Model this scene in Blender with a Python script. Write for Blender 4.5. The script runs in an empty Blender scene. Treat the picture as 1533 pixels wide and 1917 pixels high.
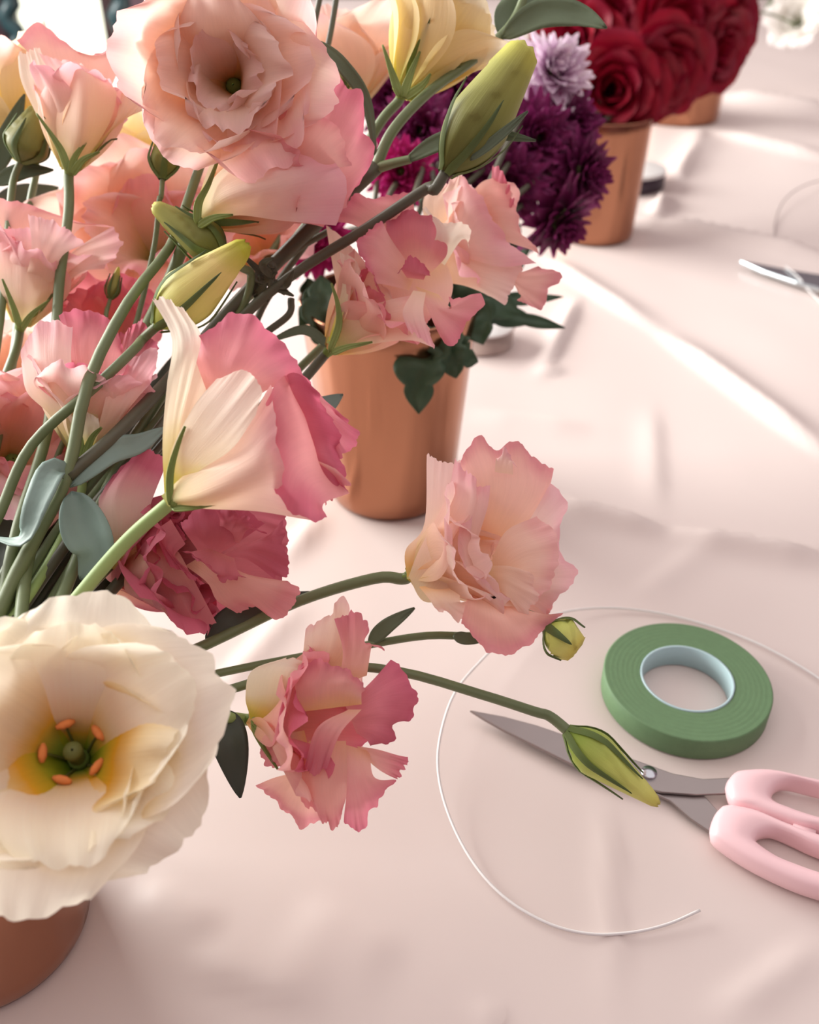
import bpy, bmesh, math, random
from mathutils import Vector, Matrix, noise

# ------------------------------------------------------------------ camera, light
SC = bpy.context.scene
COL = SC.collection
F_PX, PITCH, CAM_H = 1700.0, math.radians(35.0), 0.336
sp_, cp_ = math.sin(PITCH), math.cos(PITCH)
CAM = Vector((0, 0, CAM_H))
cam_d = bpy.data.cameras.new('camera')
cam = bpy.data.objects.new('camera', cam_d)
COL.objects.link(cam)
cam.location = CAM
cam.rotation_euler = (math.pi / 2 - PITCH, 0, 0)
cam_d.sensor_fit = 'HORIZONTAL'
cam_d.sensor_width = 36.0
cam_d.lens = 36.0 * F_PX / 1533.0
cam_d.clip_start = 0.01
cam_d.dof.use_dof = True
cam_d.dof.focus_distance = 0.345
cam_d.dof.aperture_fstop = cam_d.lens / 3.4
SC.camera = cam

world = bpy.data.worlds.new('room_light')
SC.world = world
world.use_nodes = True
wb = world.node_tree.nodes['Background']
wb.inputs[0].default_value = (1.0, 0.89, 0.88, 1)
wb.inputs[1].default_value = 0.80

def area(name, loc, target, sx, sy, power, col):
    l = bpy.data.lights.new(name, 'AREA')
    l.shape = 'RECTANGLE'
    l.size, l.size_y, l.energy, l.color = sx, sy, power, col
    o = bpy.data.objects.new(name, l)
    COL.objects.link(o)
    o.location = loc
    o.rotation_euler = (Vector(target) - Vector(loc)).to_track_quat('-Z', 'Y').to_euler()
    return o
area('window_daylight', (-2.36, 1.75, 1.05), (0.0, 0.75, 0.55), 2.6, 1.9, 190, (1.0, 0.985, 0.95))

SC.view_settings.view_transform = 'Standard'
SC.view_settings.look = 'None'
SC.view_settings.gamma = 1.0
SC.view_settings.use_curve_mapping = False
SC.view_settings.exposure = 0.43

# ------------------------------------------------------------------ helpers
def P(px, py, d):
    """point of the place at camera depth d along a sight line of the photograph"""
    a, b = (px - 766.5) / F_PX, (958.5 - py) / F_PX
    return CAM + d * Vector((a, cp_ + b * sp_, -sp_ + b * cp_))

def G(px, py, z=0.0):
    """point at height z over the table"""
    a, b = (px - 766.5) / F_PX, (958.5 - py) / F_PX
    t = (z - CAM_H) / (-sp_ + b * cp_)
    return CAM + t * Vector((a, cp_ + b * sp_, -sp_ + b * cp_))

def lin(c):
    return tuple(((x / 255.0) / 12.92 if x / 255.0 <= 0.04045 else ((x / 255.0 + 0.055) / 1.055) ** 2.4) for x in c)

def tag(o, label=None, cat=None, group=None, kind=None):
    if label: o['label'] = label
    if cat: o['category'] = cat
    if group: o['group'] = group
    if kind: o['kind'] = kind
    return o

def new_mesh(name, verts, faces, mat=None, attrs=None, smooth=True):
    me = bpy.data.meshes.new(name)
    me.from_pydata([tuple(v) for v in verts], [], faces)
    for k, vals in (attrs or {}).items():
        at = me.attributes.new(k, 'FLOAT', 'POINT')
        at.data.foreach_set('value', vals)
    if smooth:
        me.polygons.foreach_set('use_smooth', [True] * len(me.polygons))
    if mat: me.materials.append(mat)
    me.update()
    return me

def link(name, me, parent=None, mat4=None):
    o = bpy.data.objects.new(name, me)
    COL.objects.link(o)
    if parent: o.parent = parent
    if mat4 is not None:
        loc, rot, sc = mat4.decompose()
        o.location = loc
        o.rotation_euler = rot.to_euler()
        o.scale = sc
    return o

def empty(name, loc):
    o = bpy.data.objects.new(name, None)
    o.empty_display_size = 0.01
    COL.objects.link(o)
    o.location = loc
    return o

def frame(z, roll=0.0):
    z = z.normalized()
    ref = Vector((0, 0, 1)) if abs(z.z) < 0.95 else Vector((0, 1, 0))
    x = ref.cross(z).normalized()
    y = z.cross(x)
    m = Matrix((x, y, z)).transposed()
    return m @ Matrix.Rotation(roll, 3, 'Z')

def spline(pts, n):
    pts = [Vector(p) for p in pts]
    if len(pts) == 2:
        return [pts[0].lerp(pts[1], i / n) for i in range(n + 1)]
    ext = [2 * pts[0] - pts[1]] + pts + [2 * pts[-1] - pts[-2]]
    out = []
    segs = len(pts) - 1
    per = max(2, n // segs)
    for s in range(segs):
        p0, p1, p2, p3 = ext[s:s + 4]
        for i in range(per):
            t = i / per
            out.append(0.5 * ((2 * p1) + (p2 - p0) * t + (2 * p0 - 5 * p1 + 4 * p2 - p3) * t * t + (3 * p1 - p0 - 3 * p2 + p3) * t ** 3))
    out.append(pts[-1])
    return out

def tube_data(path, rad, sides=8, cap=True):
    """rad: float or list of radii at even positions"""
    verts, faces = [], []
    n = len(path)
    up = None
    for i, p in enumerate(path):
        t = (path[min(i + 1, n - 1)] - path[max(i - 1, 0)]).normalized()
        if up is None:
            up = t.orthogonal().normalized()
        up = (up - t * up.dot(t)).normalized()
        si = t.cross(up)
        if isinstance(rad, (int, float)):
            r = rad
        else:
            q = i / (n - 1) * (len(rad) - 1)
            k = min(int(q), len(rad) - 2)
            r = rad[k] + (rad[k + 1] - rad[k]) * (q - k)
        for s in range(sides):
            a = 2 * math.pi * s / sides
            verts.append(p + r * (math.cos(a) * up + math.sin(a) * si))
    for i in range(n - 1):
        for s in range(sides):
            a, b = i * sides + s, i * sides + (s + 1) % sides
            faces.append((a, b, b + sides, a + sides))
    if cap:
        faces.append(tuple(range(sides))[::-1])
        faces.append(tuple((n - 1) * sides + s for s in range(sides)))
    return verts, faces

def lathe_data(prof, sides=48):
    verts, faces = [], []
    for r, z in prof:
        for s in range(sides):
            a = 2 * math.pi * s / sides
            verts.append((r * math.cos(a), r * math.sin(a), z))
    for i in range(len(prof) - 1):
        for s in range(sides):
            a, b = i * sides + s, i * sides + (s + 1) % sides
            faces.append((a, b, b + sides, a + sides))
    return verts, faces

# ------------------------------------------------------------------ materials
MATS = {}
def mat_base(name):
    m = bpy.data.materials.new(name)
    m.use_nodes = True
    nt = m.node_tree
    return m, nt, nt.nodes['Principled BSDF'], nt.nodes['Material Output']

def simple(name, col, rough=0.5, metal=0.0, spec=0.5, noise_amt=0.08, scale=40.0, bump=0.0, bump_scale=200, transl=0.0):
    if name in MATS: return MATS[name]
    m, nt, b, out = mat_base(name)
    N, L = nt.nodes, nt.links
    tc = N.new('ShaderNodeTexCoord')
    nz = N.new('ShaderNodeTexNoise'); nz.inputs['Scale'].default_value = scale; nz.inputs['Detail'].default_value = 4
    L.new(tc.outputs['Object'], nz.inputs['Vector'])
    mix = N.new('ShaderNodeMix'); mix.data_type = 'RGBA'
    c = lin(col)
    mix.inputs[6].default_value = (*[x * (1 - noise_amt) for x in c], 1)
    mix.inputs[7].default_value = (*[min(1, x * (1 + noise_amt)) for x in c], 1)
    L.new(nz.outputs['Fac'], mix.inputs[0])
    L.new(mix.outputs[2], b.inputs['Base Color'])
    b.inputs['Roughness'].default_value = rough
    b.inputs['Metallic'].default_value = metal
    b.inputs['Specular IOR Level'].default_value = spec
    if bump:
        n2 = N.new('ShaderNodeTexNoise'); n2.inputs['Scale'].default_value = bump_scale; n2.inputs['Detail'].default_value = 3
        L.new(tc.outputs['Object'], n2.inputs['Vector'])
        bp = N.new('ShaderNodeBump'); bp.inputs['Strength'].default_value = bump; bp.inputs['Distance'].default_value = 0.001
        L.new(n2.outputs['Fac'], bp.inputs['Height']); L.new(bp.outputs[0], b.inputs['Normal'])
    if transl:
        t = N.new('ShaderNodeBsdfTranslucent'); L.new(mix.outputs[2], t.inputs[0])
        ms = N.new('ShaderNodeMixShader'); ms.inputs[0].default_value = transl
        L.new(b.outputs[0], ms.inputs[1]); L.new(t.outputs[0], ms.inputs[2]); L.new(ms.outputs[0], out.inputs[0])
    MATS[name] = m
    return m

def petal_mat(name, stops, transl=0.5, rough=0.6, vary=0.10, blotch=0.16):
    """pigment runs along the petal (pv 0 = claw, 1 = rim); stops = [(pos, rgb)]"""
    if name in MATS: return MATS[name]
    m, nt, b, out = mat_base(name)
    N, L = nt.nodes, nt.links
    av = N.new('ShaderNodeAttribute'); av.attribute_name = 'pv'
    au = N.new('ShaderNodeAttribute'); au.attribute_name = 'pu'
    oi = N.new('ShaderNodeObjectInfo')
    tc = N.new('ShaderNodeTexCoord')
    nz = N.new('ShaderNodeTexNoise'); nz.inputs['Scale'].default_value = 55; nz.inputs['Detail'].default_value = 3
    L.new(tc.outputs['Object'], nz.inputs['Vector'])
    def math_(op, a, b_):
        n = N.new('ShaderNodeMath'); n.operation = op
        for i, x in enumerate((a, b_)):
            if isinstance(x, (int, float)): n.inputs[i].default_value = x
            else: L.new(x, n.inputs[i])
        return n.outputs[0]
    off = math_('MULTIPLY', math_('SUBTRACT', nz.outputs['Fac'], 0.5), blotch * 2)
    off2 = math_('MULTIPLY', math_('SUBTRACT', oi.outputs['Random'], 0.5), 0.22)
    pos = math_('ADD', math_('ADD', av.outputs['Fac'], off), off2)
    rp = N.new('ShaderNodeValToRGB')
    el = rp.color_ramp.elements
    while len(el) < len(stops): el.new(0.5)
    for e, (p, c) in zip(el, stops):
        e.position = p; e.color = (*lin(c), 1)
    L.new(pos, rp.inputs[0])
    # veins running lengthwise
    comb = N.new('ShaderNodeCombineXYZ')
    L.new(math_('MULTIPLY', au.outputs['Fac'], 16.0), comb.inputs[0]); L.new(math_('MULTIPLY', av.outputs['Fac'], 2.2), comb.inputs[1])
    L.new(math_('MULTIPLY', oi.outputs['Random'], 50.0), comb.inputs[2])
    vn = N.new('ShaderNodeTexNoise'); vn.inputs['Scale'].default_value = 1.6; vn.inputs['Detail'].default_value = 3
    L.new(comb.outputs[0], vn.inputs['Vector'])
    hsv = N.new('ShaderNodeHueSaturation')
    L.new(rp.outputs[0], hsv.inputs['Color'])
    val = math_('ADD', math_('ADD', 1.0 - vary, math_('MULTIPLY', vn.outputs['Fac'], vary)), math_('MULTIPLY', oi.outputs['Random'], vary))
    L.new(val, hsv.inputs['Value'])
    L.new(hsv.outputs[0], b.inputs['Base Color'])
    b.inputs['Roughness'].default_value = rough
    b.inputs['Specular IOR Level'].default_value = 0.28
    bp = N.new('ShaderNodeBump'); bp.inputs['Strength'].default_value = 0.25; bp.inputs['Distance'].default_value = 0.0006
    L.new(vn.outputs['Fac'], bp.inputs['Height']); L.new(bp.outputs[0], b.inputs['Normal'])
    t = N.new('ShaderNodeBsdfTranslucent'); L.new(hsv.outputs[0], t.inputs[0])
    ms = N.new('ShaderNodeMixShader'); ms.inputs[0].default_value = transl
    L.new(b.outputs[0], ms.inputs[1]); L.new(t.outputs[0], ms.inputs[2]); L.new(ms.outputs[0], out.inputs[0])
    MATS[name] = m
    return m

M_PEACH = petal_mat('petal_peach', [(0.0, (236, 212, 120)), (0.2, (250, 206, 138)), (0.45, (252, 224, 194)), (0.78, (252, 228, 214)), (1.0, (250, 220, 214))])
M_PEACH_OUT = petal_mat('petal_peach_outer', [(0.0, (196, 206, 120)), (0.18, (246, 230, 178)), (0.5, (252, 226, 200)), (0.85, (252, 224, 210)), (1.0, (248, 204, 202))])
M_PINK = petal_mat('petal_pink', [(0.0, (244, 214, 130)), (0.2, (250, 214, 166)), (0.42, (247, 198, 184)), (0.72, (240, 172, 174)), (1.0, (222, 126, 148))])
M_PINK_OUT = petal_mat('petal_pink_outer', [(0.0, (196, 210, 110)), (0.13, (248, 232, 150)), (0.45, (252, 238, 212)), (0.7, (250, 214, 204)), (0.9, (238, 164, 174)), (1.0, (220, 118, 144))], blotch=0.1)
M_ROSY = petal_mat('petal_deep_rose', [(0.0, (240, 200, 150)), (0.2, (242, 188, 172)), (0.45, (230, 150, 158)), (1.0, (208, 110, 134))])
M_SALMON = petal_mat('petal_salmon', [(0.0, (246, 206, 120)), (0.22, (252, 214, 168)), (0.55, (250, 208, 190)), (0.85, (246, 192, 184)), (1.0, (234, 160, 166))])
M_BLUSH = petal_mat('petal_blush', [(0.0, (190, 200, 110)), (0.16, (236, 226, 170)), (0.4, (252, 232, 208)), (0.78, (251, 222, 214)), (1.0, (244, 192, 200))])
M_IVORY = petal_mat('petal_ivory', [(0.0, (222, 216, 90)), (0.14, (248, 236, 140)), (0.35, (252, 244, 210)), (0.75, (253, 246, 228)), (1.0, (252, 238, 222))], blotch=0.08)
M_CREAM = petal_mat('petal_cream', [(0.0, (150, 178, 60)), (0.16, (182, 200, 74)), (0.34, (244, 200, 74)), (0.5, (251, 234, 196)), (0.7, (253, 244, 228)), (1.0, (253, 249, 232))], blotch=0.08)
M_CREAM_IN = petal_mat('petal_cream_inner', [(0.0, (140, 172, 40)), (0.28, (196, 200, 52)), (0.5, (248, 196, 58)), (0.7, (251, 230, 180)), (1.0, (253, 246, 226))], blotch=0.1)
M_CREAM_OUT = petal_mat('petal_cream_outer', [(0.0, (190, 205, 100)), (0.18, (246, 232, 140)), (0.45, (250, 240, 200)), (0.8, (252, 240, 222)), (1.0, (246, 200, 196))], blotch=0.08)
M_YELLOW = petal_mat('petal_yellow', [(0.0, (190, 200, 90)), (0.22, (246, 230, 150)), (0.55, (250, 236, 186)), (1.0, (251, 238, 210))], blotch=0.1)
M_WHITE = petal_mat('petal_white', [(0.0, (220, 226, 190)), (0.5, (245, 242, 236)), (1.0, (250, 247, 244))])
M_RED = petal_mat('petal_red', [(0.0, (74, 6, 24)), (0.5, (112, 8, 34)), (0.9, (150, 14, 40)), (1.0, (134, 14, 44))], transl=0.15, rough=0.45, vary=0.22)
M_PURPLE = petal_mat('petal_purple', [(0.0, (84, 20, 58)), (0.5, (98, 24, 70)), (1.0, (138, 44, 104))], transl=0.15, rough=0.5, vary=0.25)
M_MAGENTA = petal_mat('petal_magenta', [(0.0, (150, 20, 90)), (0.5, (172, 22, 100)), (1.0, (186, 40, 120))], transl=0.25)
M_LILAC = petal_mat('petal_lilac', [(0.0, (150, 70, 140)), (0.4, (214, 172, 206)), (1.0, (246, 232, 242))], transl=0.3)
M_SEPAL = petal_mat('sepal_green', [(0.0, (136, 160, 76)), (0.5, (104, 124, 66)), (1.0, (84, 100, 62))], transl=0.12, vary=0.2)
M_BUD = petal_mat('bud_green', [(0.0, (140, 166, 64)), (0.35, (214, 226, 122)), (0.75, (230, 230, 132)), (1.0, (222, 208, 104))], transl=0.2, rough=0.45, blotch=0.1)
M_BUD_OLIVE = petal_mat('bud_olive', [(0.0, (104, 112, 54)), (0.4, (146, 148, 82)), (0.8, (170, 170, 92)), (1.0, (214, 212, 104))], transl=0.2, rough=0.5, blotch=0.1)
M_BUD_YELLOW = petal_mat('bud_yellow', [(0.0, (170, 196, 76)), (0.4, (232, 226, 140)), (0.8, (240, 222, 150)), (1.0, (200, 200, 76))], transl=0.3, rough=0.5, blotch=0.1)
M_STEM = simple('stem_green', (108, 122, 84), 0.5, noise_amt=0.22, scale=60, bump=0.15)
M_STEM_L = simple('stem_light', (150, 176, 108), 0.5, noise_amt=0.15, scale=60)
M_STEM_D = simple('stem_dark', (84, 84, 66), 0.5, noise_amt=0.2, scale=60)
M_LEAF = simple('leaf_green', (104, 120, 92), 0.5, noise_amt=0.2, scale=50, transl=0.15, bump=0.2)
M_LEAF_BLUE = simple('leaf_glaucous', (128, 152, 142), 0.5, noise_amt=0.15, scale=50, transl=0.12, bump=0.2)
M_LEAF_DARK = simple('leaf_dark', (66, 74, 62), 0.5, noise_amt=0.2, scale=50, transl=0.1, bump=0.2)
M_MUM_LEAF = simple('chrysanthemum_leaf', (64, 92, 66), 0.55, noise_amt=0.25, scale=80, transl=0.15, bump=0.3)
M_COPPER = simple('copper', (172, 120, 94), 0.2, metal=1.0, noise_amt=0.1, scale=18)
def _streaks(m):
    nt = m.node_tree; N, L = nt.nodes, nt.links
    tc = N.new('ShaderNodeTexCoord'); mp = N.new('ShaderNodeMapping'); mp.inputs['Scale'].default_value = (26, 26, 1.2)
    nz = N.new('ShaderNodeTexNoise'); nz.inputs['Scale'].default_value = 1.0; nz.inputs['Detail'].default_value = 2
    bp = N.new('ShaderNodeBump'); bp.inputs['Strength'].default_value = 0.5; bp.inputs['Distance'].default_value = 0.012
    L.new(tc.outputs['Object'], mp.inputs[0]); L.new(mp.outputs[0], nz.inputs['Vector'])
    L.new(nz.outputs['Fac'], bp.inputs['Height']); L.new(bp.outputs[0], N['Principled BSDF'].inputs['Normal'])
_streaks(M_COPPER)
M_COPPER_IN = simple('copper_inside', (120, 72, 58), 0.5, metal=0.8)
M_ANTHER = simple('anther', (222, 130, 66), 0.8, noise_amt=0.2, scale=400)
M_PISTIL = simple('pistil', (96, 100, 44), 0.6, noise_amt=0.2, scale=200)

# ------------------------------------------------------------------ plant parts
def petal_mesh(name, L, W, ph0, ph1, mat, curl=0.0, ruf=0.1, jag=0.05, cup=1.0, seed=0.0, nu=25, nv=19, r0=0.0022, fall=0.2, claw=0.2, tip=0.28, wpos=0.72, fine=1.0, skew=0.0):
    ph0, ph1, curl = math.radians(ph0), math.radians(ph1), math.radians(curl)
    K = 60
    cr, cz, cph = [r0], [0.0], [ph0]
    for k in range(1, K + 1):
        v = k / K
        ph = ph0 + (ph1 - ph0) * v ** 1.25 + curl * max(0.0, (v - 0.7) / 0.3) ** 2
        cr.append(cr[-1] + L / K * math.sin(ph)); cz.append(cz[-1] + L / K * math.cos(ph)); cph.append(ph)
    verts, pv, pu, faces = [], [], [], []
    for j in range(nu):
        u = -1 + 2 * j / (nu - 1)
        lu = 1 - fall * abs(u) ** 2.4 + jag * (noise.noise((u * 3.2, seed * 3.1, 1.7)) + 0.55 * noise.noise((u * 8.5, seed * 3.1, 4.2))) + skew * u
        for i in range(nv):
            v0 = i / (nv - 1)
            v = v0 * lu
            q = min(max(v, 0), 1) * K
            k = min(int(q), K - 1); fq = q - k
            r = cr[k] + (cr[k + 1] - cr[k]) * fq; z = cz[k] + (cz[k + 1] - cz[k]) * fq; ph = cph[k] + (cph[k + 1] - cph[k]) * fq
            if v > 1:
                r += (v - 1) * L * math.sin(ph); z += (v - 1) * L * math.cos(ph)
            s = min(1, v0 / wpos)
            w = W * (claw + (1 - claw) * math.sin(s * math.pi / 2) ** 1.1)
            if v0 > wpos: w *= 1 - tip * ((v0 - wpos) / (1 - wpos)) ** 2
            Rc = cup * (r + 0.12 * L) + 0.25 * W
            a = max(-2.0, min(2.0, u * w / Rc))
            x = r - Rc * (1 - math.cos(a)) * (0.35 + 0.65 * math.cos(ph) if ph < 1.57 else 0.35)
            y = Rc * math.sin(a)
            zz = z + Rc * (1 - math.cos(a)) * 0.55 * max(0, math.sin(ph))
            nvec = Vector((math.cos(ph) * math.cos(a), math.cos(ph) * math.sin(a), -math.sin(ph)))
            e = v0 ** 2.0 * (0.4 + 0.6 * abs(u) ** 1.5)
            d = ruf * L * e * (1.7 * noise.noise((u * 1.9 + seed * 7.3, v0 * 1.7, seed)) + 0.55 * math.sin(u * 7.5 + seed * 5))
            d += fine * ruf * 0.30 * L * v0 ** 7 * (0.7 * math.sin(u * 10 + seed * 9 + 3 * noise.noise((u * 2.5, seed, 0))) + noise.noise((u * 5, seed * 2, v0 * 3)))
            verts.append(Vector((x, y, zz)) + nvec * d)
            pv.append(v0); pu.append(u)
    for j in range(nu - 1):
        for i in range(nv - 1):
            a = j * nv + i
            faces.append((a, a + nv, a + nv + 1, a + 1))
    return new_mesh(name, verts, faces, mat, {'pv': pv, 'pu': pu})

def thing(name, label, cat, loc, group=None):
    o = empty(name, loc)
    return tag(o, label, cat, group)

def stem_part(root, pts, rad, mat=None, name='stem', n=40, sides=8):
    path = spline([Vector(p) - root.location for p in pts], n)
    v, f = tube_data(path, rad, sides)
    return link(name, new_mesh(name, v, f, mat or M_STEM), root)

def bloom_part(root, base, mouth, whorls, seed=1, roll=0.0, sepals=5, sep_len=0.022, sep_open=(38, 22), extras=(), neck=0.0035, sep_mat=None, name='bloom', cone=0.006):
    """receptacle mesh with petals and sepals as its own pieces"""
    rnd = random.Random(seed * 77 + 5)
    R = frame(mouth - base, roll).to_4x4()
    prof = [(0.0005, -0.004), (neck * 0.55, -0.003), (neck * 0.75, 0.0), (neck, cone * 0.5), (neck * 0.8, cone), (0.0004, cone * 1.15)]
    v, f = lathe_data(prof, 12)
    bl = link(name, new_mesh(name, v, f, M_SEPAL, {'pv': [0.2] * len(v), 'pu': [0.0] * len(v)}), root, Matrix.Translation(base - root.location) @ R)
    BLOOM_M[bl.name] = Matrix.Translation(base) @ R
    c = 0
    for w in whorls:
        w = dict(w)
        n = w.pop('n'); th0 = w.pop('th', rnd.uniform(0, 360)); jit = w.pop('jit', 9.0); z0 = w.pop('z', 0.0)
        for k in range(n):
            c += 1
            q = dict(w)
            q['L'] = w['L'] * rnd.uniform(0.93, 1.07); q['W'] = w['W'] * rnd.uniform(0.92, 1.1)
            q['ph0'] = w['ph0'] + rnd.uniform(-3, 3); q['ph1'] = w['ph1'] + rnd.uniform(-jit, jit)
            q['curl'] = w.get('curl', 0) + rnd.uniform(-15, 15)
            me = petal_mesh('petal', seed=seed * 1.37 + c * 2.71, **q)
            th = math.radians(th0 + 360.0 * k / n + rnd.uniform(-6, 6))
            link('petal', me, bl, Matrix.Translation((0, 0, z0)) @ Matrix.Rotation(th, 4, 'Z'))
    for ex in extras:
        ex = dict(ex); c += 1
        th = math.radians(ex.pop('th')); z0 = ex.pop('z', 0.0)
        me = petal_mesh('petal', seed=ex.pop('seed', seed * 1.37 + c * 2.71), **ex)
        link('petal', me, bl, Matrix.Translation((0, 0, z0)) @ Matrix.Rotation(th, 4, 'Z'))
    for k in range(sepals):
        me = petal_mesh('sepal', sep_len * rnd.uniform(0.85, 1.15), 0.0022, sep_open[0] + rnd.uniform(-4, 4), sep_open[1] + rnd.uniform(-6, 14), sep_mat or M_SEPAL,
                        curl=rnd.uniform(10, 60), ruf=0.02, jag=0.0, fall=0.0, claw=0.75, tip=0.97, wpos=0.35, nu=5, nv=10, r0=neck * 0.6, seed=seed + k)
        link('sepal', me, bl, Matrix.Rotation(2 * math.pi * k / sepals + seed, 4, 'Z'))
    return bl

BLOOM_M = {}
def patch(bl, conv, d0, rows, mat, seed=1.0, ruf=0.0012, jag=0.0016, pv0=0.0, pv1=1.0, nu=43, nv=20):
    """one petal laid out by hand: rows run from claw to rim, third value = nearer/farther in mm"""
    inv = BLOOM_M[bl.name].inverted()
    R_ = [[P(*conv(x, y), d0 + dz * 0.001) for x, y, dz in r] for r in rows]
    cross = []
    for r in R_:
        fine = spline(r, 40) if len(r) > 2 else spline(r, 40)
        L = [0.0]
        for i in range(1, len(fine)): L.append(L[-1] + (fine[i] - fine[i - 1]).length)
        out, j = [], 0
        for k in range(nu):
            q = L[-1] * k / (nu - 1)
            while j < len(L) - 2 and L[j + 1] < q: j += 1
            out.append(fine[j].lerp(fine[j + 1], min(1, (q - L[j]) / max(1e-9, L[j + 1] - L[j]))))
        cross.append(out)
    grid = []
    for k in range(nu):
        col = [cross[i][k] for i in range(len(cross))]
        sp = spline(col, 60)
        m = len(sp) - 1
        u = -1 + 2 * k / (nu - 1)
        ext = jag * (noise.noise((u * 3.5, seed * 3.1, 1.7)) + 0.7 * noise.noise((u * 9.5, seed * 5.1, 4.2)) + 0.5 * noise.noise((u * 21, seed * 2.1, 9.2)))
        dirv = (sp[-1] - sp[-2]).normalized()
        line = []
        for i in range(nv):
            v = i / (nv - 1)
            q = v * m; j = min(int(q), m - 1)
            line.append(sp[j].lerp(sp[j + 1], q - j) + dirv * ext * v ** 6)
        grid.append(line)
    verts, pv, pu, faces = [], [], [], []
    for k in range(nu):
        u = -1 + 2 * k / (nu - 1)
        for i in range(nv):
            v = i / (nv - 1)
            a = grid[min(k + 1, nu - 1)][i] - grid[max(k - 1, 0)][i]
            b = grid[k][min(i + 1, nv - 1)] - grid[k][max(i - 1, 0)]
            n = a.cross(b)
            n = n.normalized() if n.length > 1e-12 else Vector((0, 0, 1))
            d = ruf * v ** 1.5 * (1.6 * noise.noise((u * 2.2 + seed * 7, v * 2.2, seed)) + 0.6 * v ** 3 * math.sin(u * 9 + seed * 4 + 3 * noise.noise((u * 2, seed, 0))))
            d += ruf * 0.9 * v ** 8 * noise.noise((u * 6.5, seed * 2, 1.0))
            verts.append(inv @ (grid[k][i] + n * d)); pv.append(pv0 + (pv1 - pv0) * v); pu.append(u)
    for k in range(nu - 1):
        for i in range(nv - 1):
            a = k * nv + i
            faces.append((a, a + nv, a + nv + 1, a + 1))
    return link('petal', new_mesh('petal', verts, faces, mat, {'pv': pv, 'pu': pu}), bl)

def stamens(bl, seed=1, h=0.016):
    rnd = random.Random(seed)
    v, f = lathe_data([(0.0008, 0.0), (0.0024, 0.004), (0.0026, 0.008), (0.0012, 0.011), (0.0011, 0.014), (0.0030, 0.0155), (0.0026, 0.0175), (0.0004, 0.018)], 12)
    link('pistil', new_mesh('pistil', v, f, M_PISTIL), bl)
    for k in range(5):
        a = 2 * math.pi * k / 5 + 0.4
        d = Vector((math.cos(a), math.sin(a), 0))
        tipp = d * 0.0085 + Vector((0, 0, h))
        v, f = tube_data(spline([d * 0.002, d * 0.005 + Vector((0, 0, h * 0.5)), tipp], 8), [0.0005, 0.0004], 6)
        st = link('stamen', new_mesh('stamen', v, f, M_PISTIL), bl)
        s = d.cross(Vector((0, 0, 1)))
        v, f = tube_data([tipp - s * 0.0028 + Vector((0, 0, rnd.uniform(-.001, .001))), tipp - s * 0.001, tipp + s * 0.001, tipp + s * 0.0028], [0.0006, 0.0013, 0.0013, 0.0005], 8)
        link('anther', new_mesh('anther', v, f, M_ANTHER), st)

def bud_part(root, base, tip_, rad, mat, seed=1, sep_len=None, twist=2.4, blunt=0.25, sepals=5, fat=0.34, name='bud', sep_open=(40, 12), groove=0.10):
    rnd = random.Random(seed)
    H = (tip_ - base).length
    R = frame(tip_ - base, seed).to_4x4()
    NV, NS = 26, 36
    verts, faces, pv, pu = [], [], [], []
    for i in range(NV):
        t = i / (NV - 1)
        if t < fat: r = math.sin((t / fat) * math.pi / 2) ** 0.7
        else: r = 1 - (1 - blunt) * ((t - fat) / (1 - fat)) ** 1.15
        if t > 0.97: r *= 0.6
        r = max(r, 0.12) * rad
        for s in range(NS):
            a = 2 * math.pi * s / NS
            g = ((a - twist * t) * 3 / (2 * math.pi)) % 1.0
            k = 1 - groove * (1 - g) * min(1, t * 3) + groove * 0.6 * (g ** 6)
            jag = 0.012 * H * math.sin(a * 5 + seed) * (t > 0.96)
            verts.append((r * k * math.cos(a), r * k * math.sin(a), t * H + jag)); pv.append(t); pu.append(math.sin(a))
    for i in range(NV - 1):
        for s in range(NS):
            a, b = i * NS + s, i * NS + (s + 1) % NS
            faces.append((a, b, b + NS, a + NS))
    faces.append(tuple((NV - 1) * NS + s for s in range(NS))); faces.append(tuple(range(NS))[::-1])
    bd = link(name, new_mesh(name, verts, faces, mat, {'pv': pv, 'pu': pu}), root, Matrix.Translation(base - root.location) @ R)
    sl = sep_len or H * 0.75
    for k in range(sepals):
        a = 2 * math.pi * k / sepals + seed
        w0 = 0.0019 * min(1, rad / 0.008)
        vs, fs, vv, uu = [], [], [], []
        lift = rnd.uniform(0.0, 0.3)
        for i in range(13):
            t = i / 12
            tt = t * sl / H
            if tt < fat: r = math.sin(min(1, tt / fat) * math.pi / 2) ** 0.7
            else: r = 1 - (1 - blunt) * ((tt - fat) / (1 - fat)) ** 1.15
            r = max(r, 0.2) * rad * 1.05 + 0.0003 + rad * lift * max(0, t - 0.5) ** 1.5 * 2
            wd = w0 * (1 - t) ** 0.6 * (1 if t > 0.08 else 0.7) + 0.0001
            for u in (-1, 0, 1):
                aa = a + u * wd / r
                rr = r + (0.0006 if u == 0 else 0)
                vs.append((rr * math.cos(aa), rr * math.sin(aa), tt * H)); vv.append(0.55 + 0.45 * t); uu.append(u)
        for i in range(12):
            for u in (0, 1):
                q = i * 3 + u
                fs.append((q, q + 1, q + 4, q + 3))
        link('sepal', new_mesh('sepal', vs, fs, M_SEPAL, {'pv': vv, 'pu': uu}), bd)
    return bd

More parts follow.
